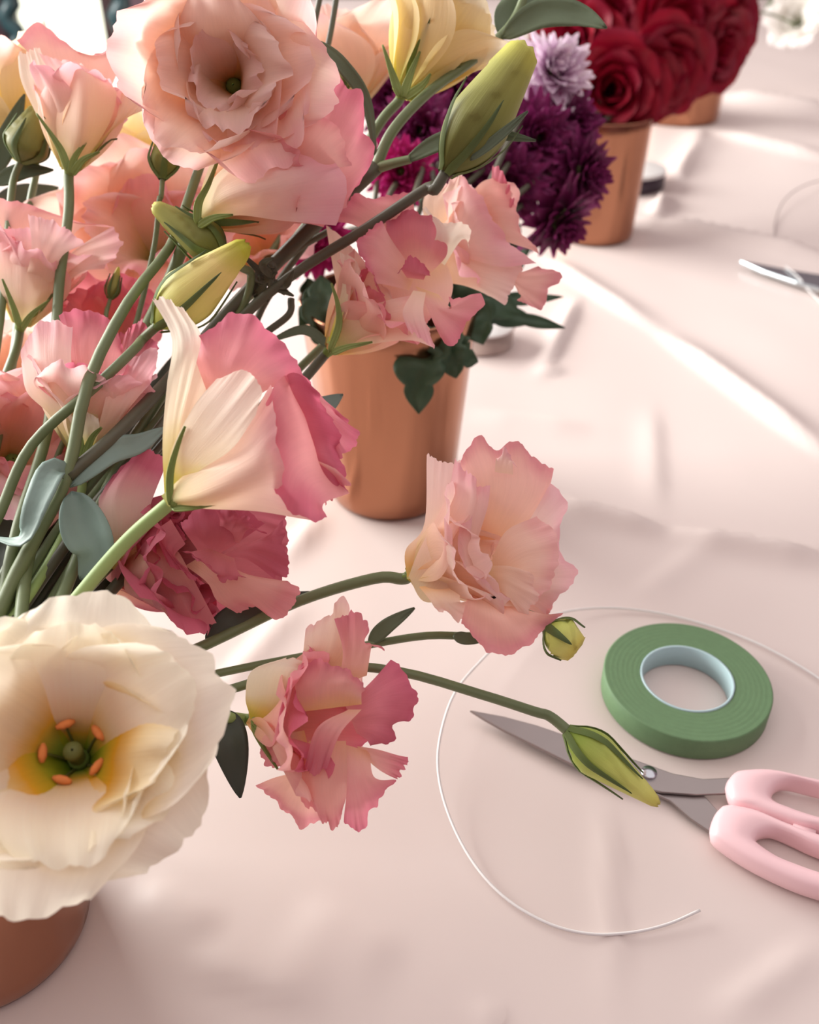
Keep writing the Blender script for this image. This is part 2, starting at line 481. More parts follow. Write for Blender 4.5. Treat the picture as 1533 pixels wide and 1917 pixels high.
def leaf_part(root, pts, width, mat, face=None, name='leaf', wav=0.1, seed=1, lobes=0, fold=0.25, twist=0.0, peak=0.4, label=None):
    """leaf blade along pts; face = direction its upper side looks to"""
    rl = root.location if root else Vector((0, 0, 0))
    path = spline([Vector(p) - rl for p in pts], 36 if lobes else 18)
    n = len(path)
    face = Vector(face) if face is not None else (CAM - Vector(pts[len(pts) // 2])).normalized() + Vector((0, 0, 0.4))
    verts, faces = [], []
    nu = 9 if lobes else 7
    for i, p in enumerate(path):
        t = i / (n - 1)
        tg = (path[min(i + 1, n - 1)] - path[max(i - 1, 0)]).normalized()
        s = tg.cross(face).normalized()
        nn = s.cross(tg).normalized()
        if twist:
            rot = Matrix.Rotation(twist * t, 3, tg); s = rot @ s; nn = rot @ nn
        x = t ** (math.log(0.5) / math.log(peak))
        w = width * 0.5 * (math.sin(math.pi * min(1, x)) ** 0.85) + 0.0003
        if lobes:
            w *= 0.74 + 0.42 * abs(math.sin(lobes * math.pi * t ** 0.9)) ** 0.6
        for j in range(nu):
            u = -1 + 2 * j / (nu - 1)
            d = fold * w * abs(u) + wav * w * noise.noise((t * 4, u * 1.2, seed * 3.3)) * 2
            verts.append(p + s * u * w + nn * (d + (0.0006 if abs(u) < 0.01 else 0)))
    for i in range(n - 1):
        for j in range(nu - 1):
            a = i * nu + j
            faces.append((a, a + 1, a + nu + 1, a + nu))
    o = link(name, new_mesh(name, verts, faces, mat), root)
    md = o.modifiers.new('thickness', 'SOLIDIFY'); md.thickness = 0.0004
    if label: o['label'] = label
    return o

# ------------------------------------------------------------------ the setting
M_CLOTH = simple('pink_satin', (219, 206, 200), 0.42, noise_amt=0.025, scale=3, spec=0.45)
M_FLOOR = simple('dark_floor', (70, 50, 52), 0.4, noise_amt=0.3, scale=6)
M_WALL = simple('mauve_wall', (108, 84, 92), 0.8, noise_amt=0.1, scale=3)
M_FRAME_D = simple('dark_teal_paint', (38, 62, 66), 0.3, noise_amt=0.15)
M_WOOD_D = simple('dark_wood', (70, 46, 46), 0.45, noise_amt=0.3, scale=12)

def box_data(x0, x1, y0, y1, z0, z1):
    v = [(x, y, z) for x in (x0, x1) for y in (y0, y1) for z in (z0, z1)]
    f = [(0, 1, 3, 2), (4, 6, 7, 5), (0, 4, 5, 1), (2, 3, 7, 6), (0, 2, 6, 4), (1, 5, 7, 3)]
    return v, f
def box(name, x0, x1, y0, y1, z0, z1, mat, parent=None):
    v, f = box_data(x0, x1, y0, y1, z0, z1)
    return link(name, new_mesh(name, v, f, mat, smooth=False), parent)

tag(box('floor', -3.2, 3.2, -1.2, 4.6, -0.80, -0.75, M_FLOOR), kind='structure')
WIN = (-1.56, -1.17)
wb_ = empty('wall_back', (0, 4.0, -0.75)); tag(wb_, kind='structure')
for a in ((-3.2, WIN[0]), (WIN[1], 3.2)):
    box('wall_panel', a[0], a[1], 0.0, 0.08, 0, 2.6, M_WALL, wb_)
box('lintel', WIN[0], WIN[1], 0.0, 0.08, 2.1, 2.6, M_WALL, wb_)
w1 = empty('window_1', (0, 4.0, -0.75)); tag(w1, kind='structure')
m_, nt_, b_, o_ = mat_base('daylit_pane')
em = nt_.nodes.new('ShaderNodeEmission'); em.inputs[0].default_value = (1.0, 1.0, 0.80, 1); em.inputs[1].default_value = 1.5
nt_.links.new(em.outputs[0], o_.inputs[0])
box('pane', WIN[0], WIN[1], 0.05, 0.06, 0, 2.1, m_, w1)
for x in (WIN[0], WIN[1]):
    box('window_frame', x - 0.02, x + 0.02, -0.02, 0.05, 0, 2.1, M_WOOD_D, w1)

wl = empty('wall_left', (-2.5, 0, -0.75)); tag(wl, kind='structure')
for a in ((-1.2, 0.4), (3.1, 4.08)):
    box('wall_panel', -0.08, 0.0, a[0], a[1], 0, 2.9, M_WALL, wl)
box('wall_panel', -0.08, 0.0, 0.4, 3.1, 0, 0.75, M_WALL, wl)
w2 = empty('window_2', (-2.5, 0, -0.75)); tag(w2, kind='structure')
for y in (0.4, 1.75, 3.1):
    box('window_frame', -0.08, 0.0, y - 0.03, y + 0.03, 0.75, 2.9, M_WOOD_D, w2)
tag(box('wall_right_added', 2.6, 2.7, -1.3, 4.08, -0.75, 1.75, M_WALL), kind='structure')  # unseen wall, added so the copper reflects something dark
tag(box('wall_front_added', -2.5, 2.6, -1.4, -1.3, -0.75, 1.75, M_WALL), kind='structure')  # unseen, added behind the camera to block ambient light from the front

# table under the cloth
tb = thing('table', 'long table under the pale pink satin cloth', 'table', (0.4, 1.7, -0.75))
box('table_top', -0.98, 1.28, -1.75, 1.78, 0.71, 0.742, M_WOOD_D, tb)
for sx in (-0.9, 1.2):
    for sy in (-1.65, 1.65):
        box('leg', sx - 0.03, sx + 0.03, sy - 0.03, sy + 0.03, 0, 0.71, M_WOOD_D, tb)

# creases of the cloth: (px, py, px, py, height m, half width m, sharp side)
CREASES = [
    (1185, 408, 1600, 500, 0.015, 0.026, 1), (1340, 178, 1600, 222, 0.022, 0.04, 1), (1330, 245, 1560, 300, 0.010, 0.04, -1),
    (1010, 480, 1230, 620, 0.007, 0.016, -1), (1230, 620, 1560, 860, 0.009, 0.016, -1),
    (1030, 935, 1250, 995, 0.008, 0.014, 1), (1250, 995, 1560, 1045, 0.009, 0.014, 1),
    (1060, 690, 1010, 700, 0.004, 0.008, 1), (1085, 560, 1015, 700, 0.0065, 0.010, 1),
    (1140, 1490, 1160, 1900, 0.0012, 0.006, 1), (1225, 760, 1235, 960, 0.002, 0.012, 1),
    (1330, 1900, 1533, 1760, 0.002, 0.007, 1), (250, 1650, 420, 1740, 0.003, 0.016, 1), (330, 1790, 620, 1880, 0.003, 0.015, -1),
    (520, 1060, 640, 905, 0.004, 0.009, 1), (400, 1300, 560, 1120, 0.0025, 0.010, 1),
    (1210, 440, 1345, 190, 0.008, 0.022, -1), (900, 1870, 940, 1917, 0.002, 0.004, 1), (560, 1690, 760, 1800, 0.0018, 0.02, 1),
    (1255, 345, 1330, 250, 0.006, 0.02, 1), (1220, 410, 1250, 350, 0.012, 0.014, 1),
    (1180, 1120, 1330, 1010, 0.0015, 0.012, 1), (880, 770, 1110, 800, 0.002, 0.02, 1),
]
CR = []
for a, b, c, d, h, w, sd in CREASES:
    p, q = G(a, b), G(c, d)
    CR.append((Vector((p.x, p.y)), Vector((q.x, q.y)), h, w, sd))
FLAT = []   # feet of things: the cloth is flat there
def cloth_z(x, y):
    z = 0.0
    pt = Vector((x, y))
    for p, q, h, w, sd in CR:
        dv = q - p; L2 = dv.length_squared
        t = (pt - p).dot(dv) / L2
        tc = max(0, min(1, t))
        dd = pt - (p + dv * tc)
        if dd.length > 4 * w: continue
        s = dv.normalized().cross(dd) if True else 0
        along = min(1, max(0, 0.12 + min(tc, 1 - tc) * 3.2)) if 0 <= t <= 1 else 0.12
        s = s * sd
        prof = math.exp(-(s / (w * (1.0 if s < 0 else 0.35))) ** 2)
        ends = math.exp(-(max(0, -t, t - 1) * math.sqrt(L2) / w) ** 2)
        z += h * prof * along * ends
    far = min(1.0, max(0.0, (y - 0.25) / 0.8))
    z += (0.0006 + 0.0022 * far) * noise.noise((x * 5, y * 3.0, 0.3)) + 0.0005 * noise.noise((x * 17, y * 11, 2.2))
    for cx, cy, r in FLAT:
        dd = math.hypot(x - cx, y - cy)
        if dd < r * 1.7:
            k = max(0.0, (dd - r) / (0.7 * r)); z *= k * k * (3 - 2 * k)
    return z - 0.0006

def build_cloth():
    xs = [-0.62 + i * 0.006 for i in range(0, 100)] + [-0.02 + i * 0.005 for i in range(0, 110)] + [0.53 + i * 0.0125 for i in range(96)]
    ys, y = [], -0.10
    while y < 3.52:
        ys.append(y); y += 0.0048 * max(1.0, (y / 0.45)) if y > 0.12 else 0.02
    xs = sorted(set([round(x, 5) for x in xs]))
    verts, faces = [], []
    # left overhang
    cols = [(xs[0] - 0.004, -0.40), (xs[0] - 0.006, -0.15), (xs[0] - 0.004, -0.02)] + [(x, None) for x in xs]
    for (x, zz) in cols:
        for yy in ys:
            verts.append((x, yy, zz if zz is not None else cloth_z(x, yy)))
    ny = len(ys)
    for i in range(len(cols) - 1):
        for j in range(ny - 1):
            a = i * ny + j
            faces.append((a, a + ny, a + ny + 1, a + 1))
    o = link('tablecloth', new_mesh('tablecloth', verts, faces, M_CLOTH))
    return tag(o, 'pale pink satin cloth with soft creases covering the whole table', 'tablecloth')

# chair beyond the table
def build_chair():
    c = thing('chair', 'dark teal chair with a wavy back standing beyond the table, upper left', 'chair', (-1.408, 3.37, -0.75))
    def wavy(name, x, w):
        pts = []
        for i in range(30):
            t = i / 29
            pts.append(Vector((x + 0.018 * math.sin(t * 34), 0.0, 0.42 + t * 0.56)))
        v, f = tube_data(pts, w, 10); link(name, new_mesh(name, v, f, M_FRAME_D), c)
    wavy('back_post', 0.10, 0.027); wavy('back_post', 0.46, 0.027)
    box('seat', 0.06, 0.50, -0.42, 0.02, 0.42, 0.46, M_WOOD_D, c)
    for x in (0.08, 0.45):
        for y in (-0.40, -0.02):
            box('leg', x, x + 0.035, y, y + 0.035, 0, 0.42, M_FRAME_D, c)
    box('top_rail', 0.09, 0.47, -0.02, 0.02, 0.95, 1.0, M_FRAME_D, c)
build_chair()

# ------------------------------------------------------------------ vases
def vase(label, base, r0, r1, h):
    t = thing('vase', label, 'vase', base, 'copper vases')
    k = (r1 - r0) / h
    prof = [(0.0005, 0.0), (r0 - 0.004, 0.0), (r0 - 0.001, 0.0012), (r0 + 0.0002, 0.004)]
    prof += [(r0 + k * z, z) for z in [h * i / 10 for i in range(1, 10)]]
    prof += [(r1, h - 0.001), (r1 - 0.0006, h), (r1 - 0.0016, h), (r1 - 0.002, h - 0.001)]
    v, f = lathe_data(prof, 64)
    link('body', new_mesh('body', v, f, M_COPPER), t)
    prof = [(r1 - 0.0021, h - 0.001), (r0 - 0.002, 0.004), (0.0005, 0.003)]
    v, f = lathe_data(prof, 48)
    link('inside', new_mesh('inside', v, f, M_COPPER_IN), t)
    FLAT.append((base[0], base[1], r0 + 0.004))
    return t

fb = G(-12, 1730); VF = Vector((fb.x, fb.y, 0))
mb = G(733, 912); VM = Vector((mb.x, mb.y, 0))
kb = G(1108, 438); VB = Vector((kb.x, kb.y, 0))
tb_ = G(1262, 220); VT = Vector((tb_.x, tb_.y, 0))
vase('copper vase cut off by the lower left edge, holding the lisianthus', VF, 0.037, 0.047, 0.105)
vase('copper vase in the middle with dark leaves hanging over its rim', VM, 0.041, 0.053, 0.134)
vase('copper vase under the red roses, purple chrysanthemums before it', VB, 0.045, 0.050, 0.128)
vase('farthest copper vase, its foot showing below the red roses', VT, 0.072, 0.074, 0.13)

# ------------------------------------------------------------------ tools on the table
def build_tape():
    c = G(1278, 1302); c.z = 0
    ro, ri, h = 0.0405, 0.0215, 0.0125
    FLAT.append((c.x, c.y, ro))
    t = thing('tape_roll', 'roll of green floral tape lying flat near the scissors', 'tape', c)
    prof = [(ri + 0.0012, 0.0), (ro - 0.0006, 0.0), (ro, 0.0006), (ro, h - 0.0006), (ro - 0.0006, h)]
    nr = 26
    for i in range(nr + 1):
        r = ro - 0.0008 - (ro - ri - 0.0022) * i / nr
        prof.append((r, h - (0.00005 if i % 2 else 0.0) + 0.00005 * math.sin(i * 1.7)))
    v, f = lathe_data(prof, 96)
    link('tape', new_mesh('tape', v, f, simple('floral_tape', (102, 136, 96), 0.62, noise_amt=0.10, scale=300, bump=0.1, bump_scale=900)), t)
    prof = [(ri + 0.0011, 0.0002), (ri + 0.0011, h + 0.0003), (ri + 0.0002, h + 0.0003), (ri, h), (ri, 0.0003), (ri + 0.0011, 0.0002)]
    v, f = lathe_data(prof, 72)
    link('core', new_mesh('core', v, f, simple('blue_core', (186, 216, 220), 0.4, noise_amt=0.05)), t)
build_tape()

def crop(x, y):   # outline points were read off an enlargement
    return 800 + x / 2.0914, 1100 + y / 2.0914

def slab(name, pts, z0, z1, mat, root, bev=0.0004):
    n = len(pts)
    v = [Vector((p.x, p.y, z0)) - root.location for p in pts] + [Vector((p.x, p.y, z1)) - root.location for p in pts]
    f = [tuple(range(n))[::-1], tuple(range(n, 2 * n))] + [(i, (i + 1) % n, n + (i + 1) % n, n + i) for i in range(n)]
    me = new_mesh(name, v, f, mat, smooth=False)
    bm = bmesh.new(); bm.from_mesh(me); bmesh.ops.recalc_face_normals(bm, faces=bm.faces); bm.to_mesh(me); bm.free()
    o = link(name, me, root)
    b = o.modifiers.new('edge', 'BEVEL'); b.width = bev; b.segments = 2
    return o

M_STEEL = simple('scissor_steel', (158, 150, 148), 0.34, metal=1.0, noise_amt=0.05, scale=80)
M_RIVET = simple('rivet_steel', (200, 205, 212), 0.22, metal=1.0)
M_PINKP = simple('pink_plastic', (246, 208, 212), 0.35, noise_amt=0.02)
M_SILVER = simple('bright_steel', (200, 210, 214), 0.25, metal=1.0, noise_amt=0.04)

def resample(loop, n):
    pts = loop + [loop[0]]
    # closed catmull
    m = len(loop); fine = []
    for i in range(m):
        p0, p1, p2, p3 = loop[i - 1], loop[i], loop[(i + 1) % m], loop[(i + 2) % m]
        for k in range(8):
            t = k / 8
            fine.append(0.5 * ((2 * p1) + (p2 - p0) * t + (2 * p0 - 5 * p1 + 4 * p2 - p3) * t * t + (3 * p1 - p0 - 3 * p2 + p3) * t ** 3))
    fine.append(fine[0])
    L = [0]
    for i in range(1, len(fine)): L.append(L[-1] + (fine[i] - fine[i - 1]).length)
    out, j = [], 0
    for k in range(n):
        s = L[-1] * k / n
        while L[j + 1] < s: j += 1
        t = (s - L[j]) / max(1e-9, L[j + 1] - L[j])
        out.append(fine[j].lerp(fine[j + 1], t))
    return out

def ring_handle(name, outer, inner, z0, hz, root, mat):
    N = 96
    o = resample([G(*crop(*p), z0 + hz) for p in outer], N)
    i_ = resample([G(*crop(*p), z0 + hz) for p in inner], 4 * N)
    # pair each outer point with the nearest point in angular order of the hole
    verts, faces = [], []
    K = 12
    ci = sum(i_, Vector()) / len(i_)
    co = sum(o, Vector()) / len(o)
    st = min(range(4 * N), key=lambda k: (i_[k] - o[0]).length)
    for k in range(N):
        q = i_[(st + 4 * k) % (4 * N)]
        p = o[k]
        c = (p + q) / 2; hw = (p - q) / 2
        for a in range(K):
            an = 2 * math.pi * a / K
            ca, sa = math.cos(an), math.sin(an)
            ca = math.copysign(abs(ca) ** 0.7, ca); sa = math.copysign(abs(sa) ** 0.7, sa)
            verts.append(Vector((c.x + hw.x * ca, c.y + hw.y * ca, z0 + hz + hz * sa)) - root.location)
    for k in range(N):
        for a in range(K):
            x, y = k * K + a, k * K + (a + 1) % K
            x2, y2 = ((k + 1) % N) * K + a, ((k + 1) % N) * K + (a + 1) % K
            faces.append((x, y, y2, x2))
    return link(name, new_mesh(name, verts, faces, mat), root)

def build_scissors():
    piv = G(*crop(865, 735), 0.004); piv.z = 0
    t = thing('scissors', 'scissors with pale pink plastic handles and grey steel blades', 'scissors', piv)
    top = [(165, 480), (300, 505), (430, 540), (540, 578), (700, 635), (850, 688), (960, 728), (1080, 750), (1230, 742), (1230, 800), (1165, 806), (1050, 810), (920, 800), (850, 785), (700, 738), (560, 690), (430, 625), (300, 560), (220, 515)]
    slab('blade', [G(*crop(*p), 0.005) for p in top], 0.0036, 0.0052, M_STEEL, t)
    low = [(260, 525), (430, 570), (560, 625), (700, 680), (850, 730), (960, 770), (1080, 812), (1160, 900), (1120, 965), (1030, 905), (950, 835), (850, 790), (700, 742), (560, 685), (400, 600)]
    slab('blade', [G(*crop(*p), 0.003) for p in low], 0.0018, 0.0034, M_STEEL, t)
    v, f = lathe_data([(0.0001, 0.0012), (0.0034, 0.0010), (0.0036, 0.0005), (0.0036, -0.0045), (0.0001, -0.0045)], 24)
    link('rivet', new_mesh('rivet', v, f, M_RIVET), t, Matrix.Translation(Vector((0, 0, 0.0056))))
    up_o = [(1165, 790), (1185, 745), (1230, 731), (1330, 735), (1450, 762), (1533, 780), (1750, 835), (1930, 915), (1980, 1000), (1920, 1050), (1780, 1035), (1533, 962), (1450, 946), (1350, 912), (1250, 875), (1188, 850)]
    up_i = [(1345, 828), (1372, 790), (1430, 776), (1533, 800), (1720, 855), (1860, 930), (1880, 985), (1790, 985), (1533, 922), (1430, 888), (1360, 856)]
    lo_o = [(1103, 960), (1125, 890), (1160, 866), (1250, 882), (1350, 925), (1450, 962), (1533, 990), (1700, 1050), (1860, 1120), (1920, 1200), (1880, 1262), (1740, 1262), (1533, 1208), (1400, 1160), (1250, 1085), (1130, 1005)]
    lo_i = [(1283, 1004), (1310, 974), (1370, 970), (1450, 1000), (1533, 1040), (1690, 1100), (1800, 1145), (1830, 1185), (1720, 1195), (1533, 1133), (1470, 1112), (1380, 1078), (1305, 1030)]
    ring_handle('handle', up_o, up_i, 0.0005, 0.0055, t, M_PINKP)
    ring_handle('handle', lo_o, lo_i, 0.0005, 0.0055, t, M_PINKP)
    # stop peg between the handles
    a = G(*crop(1470, 958), 0.006)
    v, f = tube_data([a + Vector((-0.004, 0.002, 0)) - t.location, a + Vector((0.004, -0.002, 0)) - t.location], 0.0028, 10)
    link('stop_peg', new_mesh('stop_peg', v, f, M_PINKP), t)
build_scissors()

def build_scissors_far():
    a = G(1385, 490, 0.004)
    t = thing('scissors', 'bright steel scissor tip reaching in from the right edge', 'scissors', (a.x, a.y, 0))
    pts = [(1384, 488), (1420, 494), (1470, 504), (1533, 514), (1640, 534), (1640, 566), (1533, 540), (1490, 528), (1430, 508)]
    slab('blade', [G(x, y, 0.008) for x, y in pts], 0.0045, 0.0085, M_SILVER, t, 0.0012)
    pts = [(1400, 494), (1470, 508), (1533, 520), (1640, 545), (1640, 572), (1533, 546), (1460, 521)]
    slab('blade', [G(x, y, 0.004) for x, y in pts], 0.001, 0.0042, M_STEEL, t, 0.0008)
build_scissors_far()

def wire(label, pts, r, mat, n=120):
    w = [G(x, y, z) for x, y, z in pts]
    base = w[0].copy(); base.z = 0
    path = spline([p - base for p in w], n)
    v, f = tube_data(path, r, 8)
    o = link('wire', new_mesh('wire', v, f, mat))
    o.location = base
    return tag(o, label, 'wire')
M_WIRE = simple('paper_wire', (232, 230, 228), 0.4, noise_amt=0.04)
M_WIRE_G = simple('thin_wire', (170, 160, 158), 0.4, metal=0.6)
wire('thin white florist wire bent in a wide loop around scissors and tape', [(1310, 1704, 0.0022), (1250, 1730, 0.0014), (1180, 1746, 0.0012), (1100, 1748, 0.0012), (1020, 1726, 0.0012), (940, 1676, 0.0014), (880, 1606, 0.002), (838, 1520, 0.004), (820, 1440, 0.007), (826, 1370, 0.010), (850, 1300, 0.011), (890, 1248, 0.010), (950, 1193, 0.008), (1040, 1150, 0.005), (1130, 1138, 0.003), (1230, 1147, 0.002), (1330, 1172, 0.0016), (1430, 1210, 0.0014), (1540, 1275, 0.0014), (1640, 1360, 0.0014)], 0.00062, M_WIRE)
wire('thin curled wire at the right edge above the far scissors', [(1450, 446, 0.001), (1453, 410, 0.002), (1468, 375, 0.006), (1500, 350, 0.008), (1545, 338, 0.006), (1600, 350, 0.002)], 0.0007, M_WIRE_G, 50)
wire('short loose wire end crossing the far scissor blade', [(1470, 498, 0.010), (1495, 520, 0.0098), (1515, 545, 0.004), (1545, 575, 0.001)], 0.0006, M_WIRE, 30)

M_WAX = simple('white_wax', (244, 246, 242), 0.35, noise_amt=0.02)
M_ALU = simple('tealight_metal', (222, 210, 204), 0.28, metal=1.0, noise_amt=0.03)
M_NAVY = simple('dark_tin', (52, 38, 52), 0.4, noise_amt=0.1)
def build_tealight():
    c = G(896, 640); c.z = 0
    t = thing('tealight', 'tealight candle standing right of the middle copper vase', 'candle', c)
    FLAT.append((c.x, c.y, 0.034))
    v, f = lathe_data([(0.0005, 0), (0.0295, 0), (0.0302, 0.001), (0.0306, 0.0165), (0.0318, 0.0170), (0.0318, 0.0176), (0.0298, 0.0176), (0.0294, 0.013)], 56)
    link('cup', new_mesh('cup', v, f, M_ALU), t)
    v, f = lathe_data([(0.0297, 0.0150), (0.0294, 0.0155), (0.004, 0.0157), (0.0003, 0.0160)], 40)
    link('wax', new_mesh('wax', v, f, M_WAX), t)
    v, f = tube_data([Vector((0, 0, 0.0155)), Vector((0.0005, 0, 0.021)), Vector((0.0015, 0, 0.024))], 0.0006, 6)
    link('wick', new_mesh('wick', v, f, M_WAX), t)
build_tealight()
def build_tin():
    c = G(1166, 345); c.z = 0
    t = thing('candle_tin', 'round tin with white top and dark side behind the rose vase', 'tin', c)
    FLAT.append((c.x, c.y, 0.06))
    v, f = lathe_data([(0.0005, 0), (0.052, 0), (0.053, 0.001), (0.053, 0.0195), (0.052, 0.020)], 64)
    link('side', new_mesh('side', v, f, M_NAVY), t)
    v, f = lathe_data([(0.0535, 0.0185), (0.0535, 0.0215), (0.052, 0.0222), (0.001, 0.0222)], 64)
    link('lid', new_mesh('lid', v, f, M_WAX), t)
build_tin()
build_cloth()

# ------------------------------------------------------------------ lisianthus of the front vase
RIM = VF + Vector((0, 0, 0.105))
_rs = random.Random(4)
def into_vase(dx=None, dy=None):
    a = _rs.uniform(0, 6.28); r = _rs.uniform(0, 0.022)
    top = RIM + Vector((math.cos(a) * r + 0.014, math.sin(a) * r + 0.006, -0.004))
    a2 = _rs.uniform(0, 6.28); r2 = _rs.uniform(0.0, 0.02)
    bot = VF + Vector((math.cos(a2) * r2 - 0.006, math.sin(a2) * r2 - 0.004, 0.012))
    return [top, bot]

def W2(n, L, W, ph0, ph1, mat, **k):
    return dict(n=n, L=L, W=W, ph0=ph0, ph1=ph1, mat=mat, **k)

def double(L, mi, mo, op=1.0, ruf=0.11, inner=True, cup=1.0):
    """whorls of a double lisianthus bloom"""
    w = [W2(6, L, L * 0.46, 16, 66 * op, mo, curl=22, ruf=ruf, cup=cup),
         W2(5, L * 0.95, L * 0.42, 13, 50 * op, mi, curl=16, ruf=ruf * 1.15, cup=cup),
         W2(5, L * 0.86, L * 0.36, 10, 34 * op, mi, curl=14, ruf=ruf * 1.3, cup=cup)]
    if inner:
        w.append(W2(4, L * 0.72, L * 0.28, 7, 20 * op, mi, curl=8, ruf=ruf * 1.4, cup=cup))
    return w

GR = 'lisianthus stems in the front vase'
def lis(label, base, mouth, whorls, seed, stem=(), srad=(0.0017, 0.0022), smat=None, extras=(), leaves=(), buds=(), to_vase=True, name='lisianthus', **k):
    b, m = P(*base), P(*mouth)
    t = thing(name, label, 'flower', b, GR)
    bl = bloom_part(t, b, m, whorls, seed, extras=extras, **k)
    ax = (m - b).normalized()
    pts = [b - ax * 0.0005, b - ax * 0.004] + [P(*p) for p in stem]
    if to_vase: pts += into_vase()
    if len(pts) > 2: stem_part(t, pts, list(srad), smat)
    for lf in leaves: leaf(t, *lf)
    return t, bl

def leaf(t, pts, w, mat, **k):
    return leaf_part(t, [P(*p) for p in pts], w, mat, **k)

# cream bloom, nearest to the camera
t13, b13 = lis('large cream lisianthus with yellow throat and orange anthers, lower left', (150, 1425, 0.284), (98, 1352, 0.236),
    [W2(6, 0.056, 0.029, 25, 90, M_CREAM, curl=12, ruf=0.06, cup=1.3), W2(6, 0.050, 0.026, 20, 74, M_CREAM, curl=18, ruf=0.07, cup=1.2), W2(5, 0.044, 0.021, 20, 64, M_CREAM_IN, curl=20, ruf=0.09), W2(3, 0.036, 0.015, 24, 64, M_CREAM_IN, curl=14, ruf=0.1)],
    13, stem=[(60, 1440, 0.31)])
stamens(b13, 3)

CA = lambda x, y: (x / 2.047, y / 2.047)                      # read off enlargements
CB = lambda x, y: (374 + x / 2.047, 786 + y / 2.047)
CC = lambda x, y: (x / 2.19, 680 + y / 2.19)
CD = lambda x, y: (480 + x / 2.555, 340 + y / 2.555)
M_SEP = simple('sepal_leaf', (140, 158, 84), 0.5, noise_amt=0.25, scale=90, transl=0.2)
def sepals_by_hand(t, d, lines, w=0.0034):
    for i, ln in enumerate(lines):
        n = len(ln)
        leaf_part(t, [P(x, y, d - 0.0015 * k) for k, (x, y) in enumerate(ln)], w * 0.5, M_SEP, name='sepal', seed=i, peak=0.22, fold=0.3)

def petals(bl, conv, d0, specs, seed):
    for i, sp in enumerate(specs):
        rows, mat = sp[0], sp[1]
        k = sp[2] if len(sp) > 2 else {}
        patch(bl, conv, d0, rows, mat, seed=seed + i * 1.618, **k)

t, bl = lis('pink rimmed cream lisianthus seen from the side, left of the middle vase', (322, 940, 0.320), (545, 775, 0.330),
    [W2(4, 0.036, 0.012, 10, 20, M_PINK, ruf=0.06), W2(3, 0.034, 0.010, 6, 12, M_PINK, ruf=0.06)],
    11, stem=[(240, 1010, 0.32), (165, 1095, 0.318), (60, 1230, 0.31)], srad=(0.0026, 0.0027), smat=M_STEM_L, sep_len=0.027, roll=0.4)
petals(bl, CA, 0.312, [
    ([[(630, 1890, 2), (660, 1880, 2)], [(622, 1690, 0), (690, 1640, -4)], [(640, 1480, 0), (740, 1440, -4)], [(660, 1300, 0), (770, 1290, 2)], [(585, 1150, 2), (640, 1150, 2), (720, 1200, 4)]], M_IVORY, dict(ruf=0.0008)),
    ([[(640, 1880, 6), (690, 1860, 6)], [(680, 1640, 6), (820, 1600, 6)], [(740, 1400, 5), (960, 1430, 5)], [(770, 1300, 5), (1000, 1380, 5)]], M_PEACH_OUT),
    ([[(632, 1885, -1), (675, 1880, -1)], [(655, 1730, -5), (770, 1800, -9)], [(740, 1560, -8), (890, 1720, -15)], [(830, 1450, -5), (940, 1420, -7), (1000, 1490, -12), (975, 1590, -14)]], M_IVORY, dict(ruf=0.0005, jag=0.0006)),
    ([[(618, 1900, -2), (645, 1940, -2)], [(740, 1790, -6), (780, 1900, -14), (800, 1950, -4)], [(930, 1640, -8), (980, 1800, -18), (1000, 1960, -4)], [(1040, 1470, -4), (1060, 1700, -14), (1120, 1930, -8), (1200, 2000, 0)]], M_PEACH_OUT, dict(ruf=0.0006)),
    ([[(800, 1520, 6), (930, 1560, 6)], [(750, 1390, 2), (900, 1390, -4), (1060, 1480, 0)], [(710, 1290, 4), (790, 1265, 0), (910, 1195, 2), (1080, 1310, 2), (1210, 1490, 4)]], M_PINK, dict(pv0=0.45, ruf=0.002)),
    ([[(1110, 1420, 4), (1190, 1620, 4), (1250, 1800, 4), (1340, 1890, 4)], [(1050, 1480, -6), (1090, 1650, -10), (1140, 1800, -10), (1240, 1930, -6)], [(1010, 1590, -6), (985, 1690, -10), (1030, 1860, -12), (1150, 1980, -8), (1255, 1990, -2)]], M_PINK, dict(pv0=0.6, ruf=0.0016)),
    ([[(1000, 1560, 8), (1050, 1750, 8)], [(1110, 1430, 0), (1190, 1650, 2), (1250, 1860, 2)], [(1200, 1480, 2), (1290, 1650, 4), (1330, 1890, 4)]], M_ROSY, dict(pv0=0.4, ruf=0.0018)),
    ([[(1050, 1600, 10), (1100, 1750, 10)], [(1200, 1500, 6), (1250, 1700, 6)], [(1290, 1590, 8), (1375, 1645, 8), (1365, 1700, 8), (1260, 1790, 8)]], M_PINK, dict(pv0=0.4, ruf=0.002)),
    ([[(1100, 1700, 6), (1120, 1800, 6)], [(1240, 1760, 2), (1230, 1860, 2)], [(1340, 1850, 4), (1250, 1940, 3)]], M_SALMON, dict(pv0=0.3, ruf=0.002)),
], 11.3)
sepals_by_hand(t, 0.308, [[(318, 946), (319, 885), (332, 835), (346, 798)], [(320, 950), (345, 915), (370, 888), (394, 872)], [(322, 952), (360, 950), (400, 944)]])

